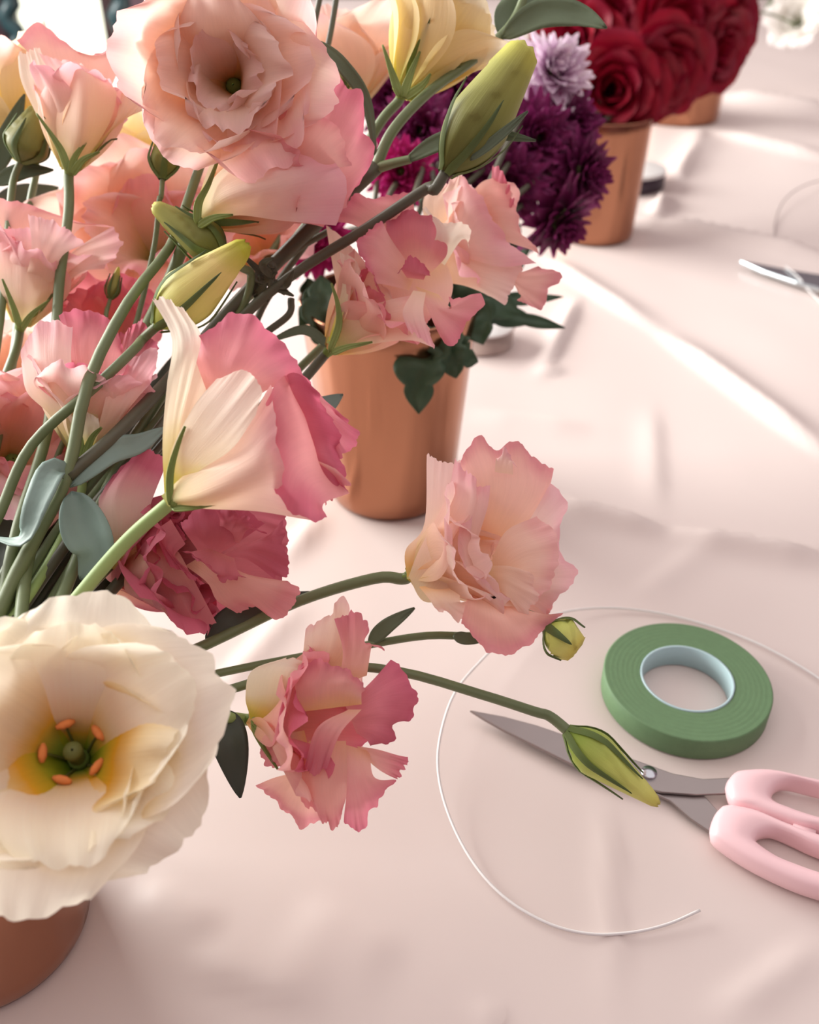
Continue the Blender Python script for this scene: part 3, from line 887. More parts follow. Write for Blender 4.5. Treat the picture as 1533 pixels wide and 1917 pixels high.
t, bl = lis('deep rose lisianthus directly below the pink rimmed cream one', (215, 1075, 0.385), (438, 1030, 0.350),
    [W2(5, 0.058, 0.026, 18, 40, M_ROSY, curl=18, ruf=0.12), W2(5, 0.054, 0.022, 12, 30, M_ROSY, curl=14, ruf=0.14), W2(4, 0.048, 0.016, 7, 18, M_ROSY, ruf=0.15)],
    12, stem=[(150, 1120, 0.375), (40, 1230, 0.34)], sep_len=0.02)
petals(bl, CC, 0.355, [
    ([[(440, 840, 8), (520, 860, 6)], [(378, 720, 2), (470, 700, -4), (580, 720, 0)], [(366, 610, 4), (470, 530, -4), (620, 570, 0)], [(480, 455, 6), (570, 360, 4), (690, 400, 4)]], M_PINK_OUT, dict(ruf=0.001)),
    ([[(520, 800, 4), (620, 690, 4)], [(510, 880, -4), (620, 800, -10), (720, 760, -4)], [(515, 935, 0), (650, 950, -8), (790, 880, -6)], [(570, 965, 2), (700, 1040, -2), (800, 1110, -2), (885, 1060, 0)]], M_PINK, dict(ruf=0.001, pv0=0.25)),
    ([[(760, 830, 4), (860, 770, 4)], [(850, 900, -6), (1000, 860, -8)], [(890, 970, -4), (1050, 940, -8), (1150, 890, -4)], [(970, 1030, 0), (1060, 1010, -4), (1145, 1045, -2), (1228, 935, 0), (1210, 890, 0)]], M_SALMON, dict(ruf=0.0012, pv0=0.3)),
    ([[(880, 800, 2), (960, 760, 2)], [(1000, 800, -8), (1100, 700, -6)], [(1120, 880, -4), (1195, 850, -2), (1160, 720, -2), (1170, 640, 2)]], M_ROSY, dict(ruf=0.0018, pv0=0.4)),
    ([[(820, 780, -6), (900, 780, -6)], [(760, 700, -12), (880, 690, -14), (1000, 720, -10)], [(735, 650, -10), (850, 600, -10), (1000, 600, -8), (1080, 660, -6)]], M_ROSY, dict(ruf=0.0018, pv0=0.4)),
    ([[(860, 760, -8), (960, 800, -8)], [(790, 770, -15), (880, 850, -16), (980, 860, -12)], [(740, 770, -14), (850, 820, -17), (900, 890, -15), (1010, 880, -12)]], M_ROSY, dict(ruf=0.0016, pv0=0.4)),
    ([[(620, 700, 14), (700, 850, 14)], [(820, 600, 8), (860, 760, 8), (900, 920, 8)], [(1000, 590, 6), (1080, 760, 6), (1080, 950, 6)], [(1165, 620, 6), (1180, 760, 6), (1130, 960, 6)]], M_ROSY, dict(pv0=0.4, ruf=0.0018)),
    ([[(700, 640, -4), (760, 740, -4)], [(640, 700, -10), (720, 800, -12)], [(690, 820, -12), (760, 860, -14), (840, 900, -12)]], M_ROSY, dict(pv0=0.35, ruf=0.0015)),
    ([[(900, 700, -10), (980, 740, -10)], [(900, 640, -16), (1020, 680, -14)], [(880, 600, -14), (980, 610, -14), (1090, 700, -10)]], M_ROSY, dict(pv0=0.4, ruf=0.0016)),
], 12.2)

t, bl = lis('rose pink lisianthus drooping over the cloth, right of the large cream one', (474, 1347, 0.345), (640, 1345, 0.326),
    [W2(5, 0.044, 0.021, 22, 58, M_SALMON, curl=18, ruf=0.12), W2(5, 0.042, 0.019, 16, 44, M_PINK, curl=18, ruf=0.14)],
    14, stem=[(400, 1343, 0.34), (200, 1350, 0.33), (40, 1390, 0.31)], smat=M_STEM_L, srad=(0.0023, 0.0022), sep_len=0.02,
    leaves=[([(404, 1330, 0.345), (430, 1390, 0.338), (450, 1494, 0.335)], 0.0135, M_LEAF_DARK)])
petals(bl, CB, 0.332, [
    ([[(190, 1130, 4), (205, 1190, 4)], [(175, 1060, 0), (300, 1090, -6), (330, 1170, 0)], [(200, 960, 2), (340, 960, -4), (410, 1080, -2)], [(330, 910, 4), (390, 930, 0), (430, 1060, 0)]], M_IVORY, dict(ruf=0.0006)),
    ([[(350, 1050, 8), (470, 1000, 8)], [(395, 900, 6), (500, 880, 4), (600, 900, 6)], [(400, 800, 8), (500, 750, 6), (550, 680, 6), (610, 800, 8)]], M_PEACH_OUT),
    ([[(520, 1020, 2), (640, 980, 4)], [(550, 890, -2), (660, 870, 2)], [(515, 765, -2), (600, 735, 0), (640, 800, 4), (690, 890, 4)]], M_PINK, dict(pv0=0.3, ruf=0.0018)),
    ([[(380, 1120, -8), (620, 1090, -10)], [(365, 1040, -12), (540, 1010, -14), (620, 1050, -10)], [(375, 935, -10), (480, 925, -12), (570, 970, -10), (640, 1030, -8)]], M_PINK, dict(pv0=0.2, ruf=0.0018)),
    ([[(560, 1100, -4), (600, 1200, -4)], [(660, 1000, -6), (700, 1140, -10), (640, 1230, -10)], [(735, 915, 0), (790, 1000, -2), (835, 1130, 0), (755, 1175, -4), (740, 1245, -6), (660, 1260, -8)]], M_ROSY, dict(pv0=0.3, ruf=0.002)),
    ([[(400, 1190, 0), (430, 1310, 0)], [(320, 1200, -3), (350, 1310, -5)], [(285, 1170, 2), (230, 1290, 2), (320, 1345, 0)]], M_PINK, dict(pv0=0.25)),
    ([[(380, 1350, 0), (440, 1330, -2)], [(290, 1370, 0), (370, 1450, -4), (460, 1470, -2)], [(210, 1400, 4), (300, 1480, 2), (390, 1560, 2), (470, 1530, 2)]], M_SALMON, dict(pv0=0.2)),
    ([[(420, 1230, -6), (560, 1230, -8)], [(365, 1330, -8), (470, 1390, -14), (565, 1380, -8)], [(390, 1465, -8), (460, 1515, -8), (515, 1565, -6), (550, 1500, -8)]], M_SALMON, dict(pv0=0.25)),
    ([[(570, 1110, -10), (620, 1110, -10)], [(450, 1180, -18), (540, 1200, -18)], [(402, 1330, -16), (440, 1362, -17), (485, 1330, -16)]], M_PINK, dict(pv0=0.4, ruf=0.0007, jag=0.0006)),
    ([[(540, 1240, -4), (650, 1270, -2)], [(560, 1400, -8), (670, 1370, -4)], [(555, 1535, -2), (612, 1592, -2), (660, 1500, 0), (755, 1375, 2)]], M_PINK, dict(pv0=0.3)),
    ([[(600, 1250, -2), (660, 1320, -2)], [(690, 1265, -2), (700, 1350, -2)], [(805, 1300, 4), (750, 1375, 4)]], M_PINK, dict(pv0=0.35)),
], 14.1)
sepals_by_hand(t, 0.334, [[(472, 1346), (486, 1368), (494, 1396)], [(472, 1344), (492, 1360), (514, 1380)], [(474, 1348), (482, 1380), (520, 1440)]], 0.003)

t, bl = lis('peach pink lisianthus on a long stem in front of the middle vase', (768, 1078, 0.368), (935, 1015, 0.352),
    [W2(5, 0.044, 0.021, 22, 54, M_PEACH_OUT, curl=14, ruf=0.1), W2(5, 0.042, 0.018, 16, 40, M_PEACH, curl=14, ruf=0.12)],
    15, stem=[(700, 1083, 0.370), (560, 1125, 0.368), (390, 1205, 0.36), (200, 1290, 0.34)], srad=(0.0025, 0.0019), smat=M_STEM, sep_len=0.012,
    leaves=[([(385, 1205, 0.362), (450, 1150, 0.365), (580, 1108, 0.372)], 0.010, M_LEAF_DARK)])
stamens(bl, 5, 0.013)
petals(bl, CB, 0.358, [
    ([[(795, 610, 6), (840, 650, 6)], [(788, 500, 4), (870, 500, 0), (920, 620, 0)], [(860, 400, 2), (960, 400, -2)], [(868, 135, 4), (930, 165, 2), (1000, 160, 0)]], M_PEACH, dict(ruf=0.0006)),
    ([[(800, 600, 2), (850, 690, 0), (920, 700, -4)], [(840, 500, -4), (960, 520, -12), (1010, 600, -8)], [(940, 300, -6), (1040, 320, -14), (1090, 380, -10)], [(980, 150, -2), (1030, 210, -8), (1110, 260, -8)]], M_BLUSH, dict(pv0=0.3)),
    ([[(1050, 460, 12), (1170, 460, 12)], [(1030, 250, 6), (1200, 250, 6), (1310, 330, 6)], [(990, 160, 8), (1068, 68, 6), (1130, 110, 6), (1212, 78, 6), (1280, 150, 6), (1358, 185, 8)]], M_SALMON, dict(pv0=0.2, ruf=0.0018)),
    ([[(1120, 520, 6), (1150, 640, 6)], [(1250, 400, 2), (1290, 560, 0), (1250, 690, -2)], [(1345, 240, 6), (1405, 335, 4), (1370, 420, 2), (1400, 530, 2), (1452, 588, 2), (1370, 700, 0), (1345, 760, 0)]], M_BLUSH, dict(pv0=0.35, ruf=0.0018)),
    ([[(1110, 560, 0), (1140, 660, -2)], [(1170, 430, -4), (1240, 560, -8), (1200, 670, -10)], [(1290, 370, -4), (1365, 440, -4), (1370, 570, -6), (1300, 700, -8)]], M_PEACH_OUT, dict(pv0=0.3)),
    ([[(1120, 540, -4), (1130, 640, -6), (1230, 720, -8)], [(1040, 480, -14), (1060, 610, -16), (1170, 710, -14)], [(1040, 355, -14), (998, 440, -17), (1000, 540, -18), (1100, 625, -18), (1190, 690, -16)]], M_BLUSH, dict(pv0=0.45)),
    ([[(840, 640, -2), (1000, 620, -6)], [(890, 700, -6), (1000, 700, -12)], [(900, 720, -4), (1010, 760, -6), (1060, 660, -10)]], M_PEACH, dict(pv0=0.2)),
    ([[(1040, 630, -4), (1180, 690, -6)], [(1020, 700, -12), (1150, 760, -16), (1290, 740, -10)], [(1005, 770, -10), (1110, 890, -12), (1220, 885, -12), (1330, 800, -8), (1385, 740, -4)]], M_SALMON, dict(pv0=0.3)),
    ([[(1130, 200, 2), (1200, 210, 2)], [(1135, 150, -2), (1200, 160, -2)], [(1145, 160, -5), (1170, 105, -5), (1215, 190, -4)]], M_BLUSH, dict(pv0=0.4, ruf=0.0006, jag=0.0004)),
    ([[(1080, 600, 4), (1130, 520, 6)], [(1180, 720, 2), (1280, 640, 4)], [(1200, 800, 0), (1330, 770, 0), (1350, 650, 2)]], M_SALMON, dict(pv0=0.3)),
    ([[(1090, 560, -6), (1120, 640, -8)], [(1180, 560, -12), (1180, 680, -14)], [(1260, 580, -10), (1290, 680, -12), (1230, 750, -12)]], M_PEACH_OUT, dict(pv0=0.35)),
], 15.7)

t, bl = lis('pink lisianthus with ruffled centre hanging over the rim of the middle vase', (618, 655, 0.402), (775, 500, 0.388),
    [W2(5, 0.042, 0.02, 20, 46, M_SALMON, curl=18, ruf=0.12), W2(4, 0.038, 0.016, 12, 30, M_PINK, ruf=0.14)],
    16, stem=[(560, 720, 0.395), (440, 850, 0.385), (250, 1060, 0.36), (80, 1240, 0.33)], srad=(0.0021, 0.0024), smat=M_STEM_D, sep_len=0.024,
    leaves=[([(622, 652, 0.40), (570, 618, 0.40), (500, 640, 0.40)], 0.004, M_LEAF), ([(498, 786, 0.391), (560, 775, 0.395), (600, 764, 0.398), (642, 738, 0.402)], 0.013, M_LEAF_BLUE)])
petals(bl, CD, 0.392, [
    ([[(335, 770, 2), (385, 800, 0)], [(385, 560, 2), (520, 620, -6), (600, 750, -4)], [(365, 400, 4), (560, 480, -6), (700, 650, -8)], [(330, 200, 8), (480, 330, 0), (620, 520, -6), (760, 720, -6)]], M_PEACH_OUT, dict(ruf=0.0006)),
    ([[(345, 800, 0), (390, 810, 0)], [(430, 640, -8), (560, 775, -6)], [(620, 570, -12), (740, 760, -8)], [(760, 540, -12), (850, 795, -6)]], M_PEACH_OUT, dict(ruf=0.0006)),
    ([[(345, 760, -3), (375, 780, -4)], [(385, 610, -6), (420, 620, -9)], [(410, 480, -7), (475, 500, -11)], [(400, 340, -4), (470, 370, -8), (500, 430, -10)]], M_IVORY, dict(ruf=0.0006, jag=0.0006)),
    ([[(620, 360, 0), (780, 320, 0)], [(490, 220, 0), (640, 140, -2), (760, 180, 0)], [(360, 190, 4), (480, 65, 2), (560, 80, 2), (680, 45, 2), (740, 95, 2)]], M_PINK, dict(pv0=0.3, ruf=0.0018)),
    ([[(720, 460, -2), (820, 450, -2)], [(630, 330, -6), (760, 250, -6), (910, 350, -4)], [(620, 200, -6), (740, 125, -6), (830, 170, -4), (900, 260, -2)]], M_ROSY, dict(pv0=0.15, ruf=0.0016)),
    ([[(730, 520, -8), (760, 440, -6)], [(580, 490, -15), (580, 340, -15), (630, 250, -10)], [(610, 545, -14), (525, 410, -17), (485, 290, -15), (600, 185, -10)]], M_PINK, dict(pv0=0.3, ruf=0.0018)),
    ([[(820, 350, -2), (900, 400, -2)], [(860, 230, -6), (980, 280, -4)], [(785, 105, -4), (880, 190, -6), (1010, 215, -2), (1005, 330, -2)]], M_IVORY, dict(pv0=0.3, ruf=0.0016)),
    ([[(760, 500, -8), (870, 540, -6)], [(820, 610, -12), (930, 600, -10)], [(870, 740, -10), (935, 790, -10), (1000, 690, -8), (1085, 570, -6), (920, 535, -6)]], M_PINK, dict(pv0=0.3, ruf=0.0018)),
    ([[(750, 520, -12), (810, 530, -12)], [(700, 620, -16), (800, 640, -16)], [(720, 700, -15), (855, 798, -14)]], M_BLUSH, dict(pv0=0.35, ruf=0.0006)),
    ([[(720, 460, -8), (800, 470, -8)], [(690, 420, -14), (810, 450, -13)], [(680, 440, -14), (740, 350, -15), (800, 400, -13), (830, 450, -12)]], M_ROSY, dict(pv0=0.35, ruf=0.001)),
    ([[(540, 400, 8), (900, 360, 8)], [(580, 560, 5), (940, 500, 5)], [(680, 720, 3), (900, 640, 3)]], M_SALMON, dict(pv0=0.3)),
], 16.9)
sepals_by_hand(t, 0.384, [[(616, 660), (634, 610), (632, 570), (620, 530)], [(620, 662), (650, 650), (697, 640)]], 0.0045)

t, bl = lis('blush pink lisianthus between the purple chrysanthemums and the middle vase', (800, 480, 0.445), (945, 440, 0.425),
    [W2(5, 0.038, 0.019, 22, 56, M_BLUSH, curl=16, ruf=0.12), W2(4, 0.034, 0.015, 14, 36, M_SALMON, ruf=0.14)],
    17, stem=[(720, 540, 0.45), (560, 690, 0.43), (300, 960, 0.39)], sep_len=0.018)
petals(bl, CD, 0.425, [
    ([[(860, 360, 2), (880, 480, 2)], [(960, 330, -4), (1000, 500, -4)], [(1150, 360, -8), (1120, 550, -4)], [(1290, 390, -6), (1240, 470, -5), (1185, 590, -2)]], M_PEACH, dict(pv0=0.2, ruf=0.0006)),
    ([[(830, 330, 6), (920, 330, 4)], [(795, 110, 6), (950, 120, 0)], [(850, 20, 8), (990, -30, 2)]], M_PEACH_OUT, dict(pv0=0.3)),
    ([[(840, 260, 0), (910, 340, 0)], [(940, 140, -6), (1000, 250, -12), (1060, 380, -8)], [(970, 0, -2), (1050, 150, -12), (1180, 410, -10)], [(985, -40, 0), (1120, 160, -10), (1210, 280, -8), (1340, 390, -6)]], M_BLUSH, dict(pv0=0.45, ruf=0.0014)),
    ([[(1000, 100, 4), (1100, 250, 0)], [(1080, 0, 2), (1150, 160, -4), (1230, 300, -4)], [(1180, -30, 6), (1265, 65, 4), (1240, 180, 0), (1360, 345, -2)]], M_SALMON, dict(pv0=0.4, ruf=0.0016)),
    ([[(1020, 120, 6), (1060, 220, 4)], [(1110, 40, 4), (1180, 200, 0)], [(1130, -90, 6), (1200, 0, 4), (1230, 120, 2)]], M_PINK, dict(pv0=0.4, ruf=0.0016)),
    ([[(1160, 370, -2), (1220, 470, -2)], [(1240, 430, -4), (1260, 540, -4)], [(1350, 405, -2), (1465, 455, -2), (1400, 520, -2), (1362, 612, -2), (1250, 560, -2)]], M_SALMON, dict(pv0=0.4, ruf=0.0014)),
], 17.2)

# spray with the big peach bloom: two branches joined at a node
tA, bA = lis('tall branching lisianthus with the largest peach bloom at the top', (440, 165, 0.382), (408, 108, 0.335),
    [W2(6, 0.055, 0.028, 24, 80, M_PEACH_OUT, curl=10, ruf=0.08, cup=1.2), W2(5, 0.050, 0.026, 20, 64, M_PEACH, curl=18, ruf=0.11), W2(4, 0.044, 0.022, 15, 48, M_PEACH, curl=18, ruf=0.14), W2(3, 0.036, 0.016, 10, 36, M_PEACH, curl=12, ruf=0.15)],
    1, stem=[(390, 270, 0.40), (352, 375, 0.395), (318, 462, 0.39), (240, 565, 0.365), (165, 715, 0.345), (126, 890, 0.338), (70, 1000, 0.332), (10, 1120, 0.325)],
    srad=(0.0019, 0.0021, 0.0024, 0.0034), smat=M_STEM, sep_len=0.018)
stem_part(tA, [P(126, 892, 0.338), P(220, 810, 0.352), P(335, 690, 0.385), P(430, 582, 0.395), P(560, 448, 0.40), P(705, 312, 0.40)], [0.0026, 0.0026, 0.0031, 0.0034], M_STEM_D, 'branch')
stem_part(tA, [P(702, 316, 0.40), P(735, 245, 0.40), P(800, 175, 0.405), P(885, 112, 0.41), P(960, 40, 0.42), P(1000, -60, 0.42)], [0.0025, 0.0022, 0.002], M_STEM, 'branch')
stem_part(tA, [P(702, 316, 0.40), P(735, 306, 0.397), P(768, 298, 0.394)], [0.0024, 0.0018], M_STEM, 'branch')
leaf(tA, [(758, 302, 0.395), (830, 264, 0.39), (910, 250, 0.388), (1003, 263, 0.385)], 0.0075, M_LEAF)
leaf(tA, [(592, 76, 0.385), (640, 122, 0.388), (685, 190, 0.395), (704, 300, 0.40)], 0.0055, M_LEAF)
leaf(tA, [(938, 72, 0.415), (1010, 28, 0.41), (1080, 28, 0.405), (1136, 52, 0.40)], 0.0125, M_LEAF)
leaf(tA, [(935, 66, 0.42), (970, 20, 0.425), (1010, -30, 0.43)], 0.017, M_LEAF)
leaf(tA, [(128, 888, 0.338), (100, 880, 0.332), (72, 940, 0.322), (40, 1010, 0.322), (-20, 1005, 0.33)], 0.0095, M_LEAF_BLUE, twist=0.8)
leaf(tA, [(130, 912, 0.338), (200, 850, 0.346), (260, 830, 0.356), (310, 800, 0.366)], 0.0095, M_LEAF_BLUE)
leaf(tA, [(134, 920, 0.338), (158, 990, 0.334), (176, 1040, 0.332), (150, 1085, 0.332)], 0.016, M_LEAF_BLUE, fold=0.5)
bud_part(tA, P(642, 172, 0.398), P(628, 128, 0.398), 0.0045, M_BUD_OLIVE, 31, blunt=0.7)

t, bl = lis('side facing blush lisianthus with greenish cream base, below the largest peach bloom', (374, 412, 0.385), (610, 290, 0.384),
    [W2(5, 0.054, 0.022, 20, 34, M_SALMON, curl=18, ruf=0.1), W2(4, 0.048, 0.018, 14, 26, M_PINK, ruf=0.12)],
    2, stem=[(345, 455, 0.39), (300, 560, 0.39), (180, 790, 0.365), (60, 1010, 0.34)], srad=(0.0028, 0.0022), smat=M_STEM, sep_len=0.032, roll=0.2)
petals(bl, CA, 0.376, [
    ([[(750, 790, 4), (775, 830, 2)], [(800, 640, 4), (880, 710, 0)], [(850, 530, 6), (1000, 570, 0)]], M_IVORY, dict(ruf=0.0006)),
    ([[(900, 720, 6), (1000, 810, 6)], [(1140, 500, 2), (1280, 620, 0), (1310, 800, 2)], [(1190, 250, 8), (1290, 270, 6), (1330, 335, 4), (1388, 365, 4), (1400, 490, 2), (1432, 580, 2), (1390, 680, 3), (1320, 750, 4)]], M_PINK, dict(pv0=0.25, ruf=0.002)),
    ([[(745, 800, 0), (765, 870, 0)], [(830, 670, -8), (860, 760, -14), (900, 825, -6)], [(960, 560, -8), (1060, 700, -18), (1080, 845, -8)], [(1000, 500, -4), (1190, 540, -14), (1330, 700, -12), (1285, 862, -4)]], M_BLUSH, dict(ruf=0.0005, jag=0.0008)),
    ([[(1000, 640, -6), (1100, 700, -10)], [(1080, 500, -16), (1200, 580, -16), (1250, 650, -14)], [(1040, 420, -18), (1180, 420, -18), (1290, 480, -14), (1340, 640, -12)]], M_SALMON, dict(pv0=0.4, ruf=0.0014)),
], 2.4)
sepals_by_hand(t, 0.368, [[(369, 420), (372, 380), (390, 345), (413, 285)], [(371, 424), (400, 408), (436, 402)]], 0.005)

t, bl = lis('upright peach lisianthus goblet at the upper left on a straight stem', (131, 318, 0.41), (158, 150, 0.408),
    [W2(5, 0.046, 0.02, 24, 26, M_BLUSH, curl=16, ruf=0.08), W2(4, 0.042, 0.017, 16, 20, M_PEACH, curl=10, ruf=0.1)],
    3, stem=[(128, 400, 0.405), (112, 520, 0.40), (106, 600, 0.395), (90, 800, 0.37), (20, 1040, 0.34)], srad=(0.0023, 0.0023), smat=M_STEM, sep_len=0.024, roll=0.5)
petals(bl, CA, 0.406, [
    ([[(240, 520, 12), (350, 520, 12)], [(140, 250, 10), (300, 230, 8), (450, 280, 10)], [(60, 150, 12), (145, 88, 12), (240, 155, 10), (330, 215, 8), (450, 175, 10), (495, 215, 10)]], M_SALMON, dict(pv0=0.35)),
    ([[(230, 640, 0), (262, 650, 0)], [(155, 470, 0), (250, 490, -6)], [(85, 320, 2), (200, 310, -4)], [(65, 210, 4), (150, 180, 0)]], M_IVORY, dict(ruf=0.0008)),
    ([[(275, 650, 0), (315, 640, 0)], [(370, 550, 0), (440, 490, 2)], [(450, 440, -2), (530, 430, 4)], [(480, 200, 2), (575, 330, 4), (615, 405, 4)]], M_PEACH_OUT, dict(ruf=0.0012)),
    ([[(235, 650, 0), (300, 650, 0)], [(215, 480, -8), (320, 520, -14), (410, 490, -4)], [(225, 340, -10), (330, 310, -18), (445, 370, -6)], [(150, 205, -6), (320, 255, -14), (425, 320, -8)]], M_PEACH_OUT, dict(ruf=0.0008)),
], 3.1)
sepals_by_hand(t, 0.398, [[(130, 326), (116, 285), (98, 255), (68, 212)], [(132, 328), (140, 295), (162, 264)], [(134, 328), (155, 300), (186, 284)]], 0.005)

lis('cream lisianthus cut off by the upper left edge', (62, 305, 0.46), (0, 160, 0.45),
    [W2(5, 0.062, 0.028, 26, 42, M_CREAM_OUT, curl=18, ruf=0.08), W2(5, 0.056, 0.025, 20, 34, M_YELLOW, ruf=0.1)],
    4, stem=[(50, 420, 0.45), (20, 700, 0.41)], sep_len=0.03,
    leaves=[([(-20, 330, 0.44), (10, 270, 0.435), (46, 176, 0.43)], 0.010, M_LEAF), ([(-10, 345, 0.43), (40, 322, 0.43), (100, 318, 0.43)], 0.0075, M_LEAF)])

lis('pale yellow lisianthus behind the upright peach goblet and small green bud', (262, 380, 0.54), (262, 285, 0.51),
    [W2(5, 0.056, 0.028, 28, 60, M_YELLOW, curl=10, ruf=0.08), W2(5, 0.048, 0.024, 20, 45, M_YELLOW, ruf=0.1)], 5, stem=[(230, 600, 0.47), (90, 900, 0.39)])

t, bl = lis('pink lisianthus at the left edge with a yellow green base, mid height', (40, 608, 0.42), (85, 440, 0.412),
    [W2(5, 0.044, 0.02, 24, 40, M_BLUSH, curl=16, ruf=0.1), W2(4, 0.040, 0.017, 14, 30, M_SALMON, ruf=0.12)],
    6, stem=[(28, 660, 0.415), (0, 740, 0.40), (-40, 900, 0.37)], sep_len=0.026, roll=1.0, srad=(0.0022, 0.0024))
petals(bl, CA, 0.41, [
    ([[(20, 1060, 6), (200, 1060, 6)], [(-30, 880, 6), (120, 850, 4), (300, 880, 6)], [(-60, 760, 6), (60, 770, 4), (180, 810, 4), (300, 850, 6), (430, 870, 8)]], M_SALMON, dict(pv0=0.4)),
    ([[(180, 1050, 2), (250, 1090, 2)], [(300, 950, 0), (320, 1040, 0)], [(435, 865, 2), (460, 950, 2), (400, 1030, 2)]], M_BLUSH, dict(pv0=0.4)),
    ([[(65, 1230, 0), (105, 1240, 0)], [(0, 1110, -8), (100, 1130, -12), (200, 1120, -4)], [(-30, 1000, -10), (110, 970, -14), (240, 1000, -6)], [(-40, 900, -8), (60, 870, -14), (180, 900, -12), (280, 930, -6)]], M_BLUSH, dict(ruf=0.0012)),
    ([[(90, 1100, -10), (200, 1080, -8)], [(120, 960, -18), (240, 980, -14)], [(110, 830, -14), (220, 850, -16), (330, 930, -12)]], M_BLUSH, dict(pv0=0.4, ruf=0.0012)),
], 6.6)
sepals_by_hand(t, 0.398, [[(38, 614), (24, 572), (4, 522)], [(42, 616), (58, 590), (92, 562)]], 0.004)

lis('wide peach lisianthus partly hidden behind the crossing stems, left of centre', (300, 500, 0.50), (262, 410, 0.455),
    [W2(6, 0.070, 0.034, 26, 76, M_PEACH_OUT, curl=10, ruf=0.09), W2(5, 0.064, 0.030, 20, 58, M_PEACH_OUT, curl=16, ruf=0.13), W2(4, 0.056, 0.025, 14, 42, M_BLUSH, ruf=0.15)],
    7, stem=[(260, 640, 0.47), (120, 860, 0.40)])

lis('small blush lisianthus behind the yellow green buds near the centre', (500, 500, 0.50), (478, 425, 0.47),
    [W2(5, 0.050, 0.025, 26, 66, M_BLUSH, curl=12, ruf=0.1), W2(5, 0.044, 0.021, 18, 48, M_SALMON, ruf=0.13)], 8, stem=[(400, 700, 0.44), (160, 920, 0.37)])

t, bl = lis('pale pink lisianthus with open cup left of the pink rimmed cream one', (155, 856, 0.372), (185, 672, 0.366),
    [W2(5, 0.044, 0.02, 26, 36, M_BLUSH, curl=14, ruf=0.1), W2(4, 0.040, 0.017, 14, 28, M_PINK, ruf=0.12)],
    9, stem=[(150, 930, 0.365), (100, 1040, 0.345), (30, 1150, 0.325)], sep_len=0.022, roll=0.3, smat=M_STEM_L)
petals(bl, CA, 0.364, [
    ([[(300, 1560, 10), (420, 1560, 10)], [(260, 1360, 10), (340, 1320, 8), (460, 1380, 10)], [(225, 1210, 10), (330, 1185, 8), (430, 1240, 8), (470, 1340, 10)]], M_PINK, dict(pv0=0.35, ruf=0.0018)),
    ([[(380, 1560, 12), (460, 1580, 12)], [(440, 1400, 12), (540, 1420, 12)], [(480, 1280, 12), (545, 1225, 12), (605, 1330, 12)]], M_PINK, dict(pv0=0.4, ruf=0.0016)),
    ([[(305, 1740, 0), (350, 1740, 0)], [(370, 1650, -8), (460, 1610, -4)], [(410, 1500, -10), (540, 1510, -4)], [(440, 1390, -4), (520, 1370, -2), (600, 1335, 0), (590, 1460, 2)]], M_BLUSH, dict(ruf=0.001)),
    ([[(285, 1740, 0), (335, 1745, 0)], [(190, 1590, -4), (280, 1600, -10), (375, 1590, -6)], [(100, 1500, -2), (180, 1420, -10), (280, 1420, -8)], [(80, 1390, 2), (105, 1280, 0), (170, 1225, 0), (275, 1250, -2)]], M_BLUSH, dict(ruf=0.001)),
    ([[(310, 1750, -4), (345, 1750, -4)], [(300, 1650, -12), (380, 1650, -12)], [(290, 1560, -12), (375, 1600, -12)]], M_IVORY, dict(ruf=0.0005, jag=0.0005)),
], 9.9)
sepals_by_hand(t, 0.352, [[(154, 858), (148, 815), (140, 775)], [(157, 860), (172, 820), (190, 800)]], 0.004)

lis('deep pink lisianthus peeping out behind the pale pink open cup', (205, 660, 0.45), (200, 585, 0.425),
    [W2(5, 0.038, 0.018, 24, 60, M_PINK, curl=12, ruf=0.12), W2(5, 0.034, 0.016, 18, 44, M_PINK, ruf=0.14)], 29, stem=[(190, 760, 0.42), (60, 1000, 0.36)])

lis('salmon pink lisianthus at the left edge above the large cream one', (20, 870, 0.40), (45, 805, 0.372),
    [W2(5, 0.048, 0.024, 26, 76, M_BLUSH, curl=10, ruf=0.1), W2(6, 0.044, 0.021, 20, 58, M_BLUSH, curl=18, ruf=0.16), W2(5, 0.040, 0.018, 14, 42, M_SALMON, ruf=0.18)],
    10, stem=[(-20, 960, 0.38), (-60, 1100, 0.34)])
lis('peach lisianthus low at the left edge under the salmon pink one', (60, 980, 0.42), (40, 905, 0.40),
    [W2(5, 0.040, 0.02, 26, 70, M_PEACH_OUT, curl=10, ruf=0.1), W2(5, 0.036, 0.018, 18, 50, M_PEACH, ruf=0.14)], 30, stem=[(0, 1100, 0.36)])

t, bl = lis('pale yellow lisianthus at the top edge with long green sepals', (752, 178, 0.415), (838, 25, 0.41),
    [W2(5, 0.056, 0.027, 30, 40, M_YELLOW, curl=12, ruf=0.05, cup=0.9), W2(5, 0.052, 0.024, 22, 34, M_YELLOW, curl=10, ruf=0.09)],
    18, stem=[(715, 225, 0.415), (660, 310, 0.415), (520, 490, 0.41), (250, 820, 0.38)], srad=(0.0022, 0.0024), smat=M_STEM, sep_len=0.03, roll=0.6)

sepals_by_hand(t, 0.402, [[(750, 182), (735, 140), (716, 84)], [(754, 184), (768, 140), (786, 96)], [(757, 184), (790, 160), (806, 138)]], 0.006)
lis('blurred peach lisianthus behind thin stems at the top centre', (640, 215, 0.52), (655, 95, 0.51),
    [W2(5, 0.062, 0.032, 30, 46, M_PEACH_OUT, curl=12, ruf=0.06), W2(5, 0.056, 0.027, 20, 36, M_PEACH, ruf=0.09)], 19, stem=[(600, 330, 0.50), (400, 640, 0.45)],)

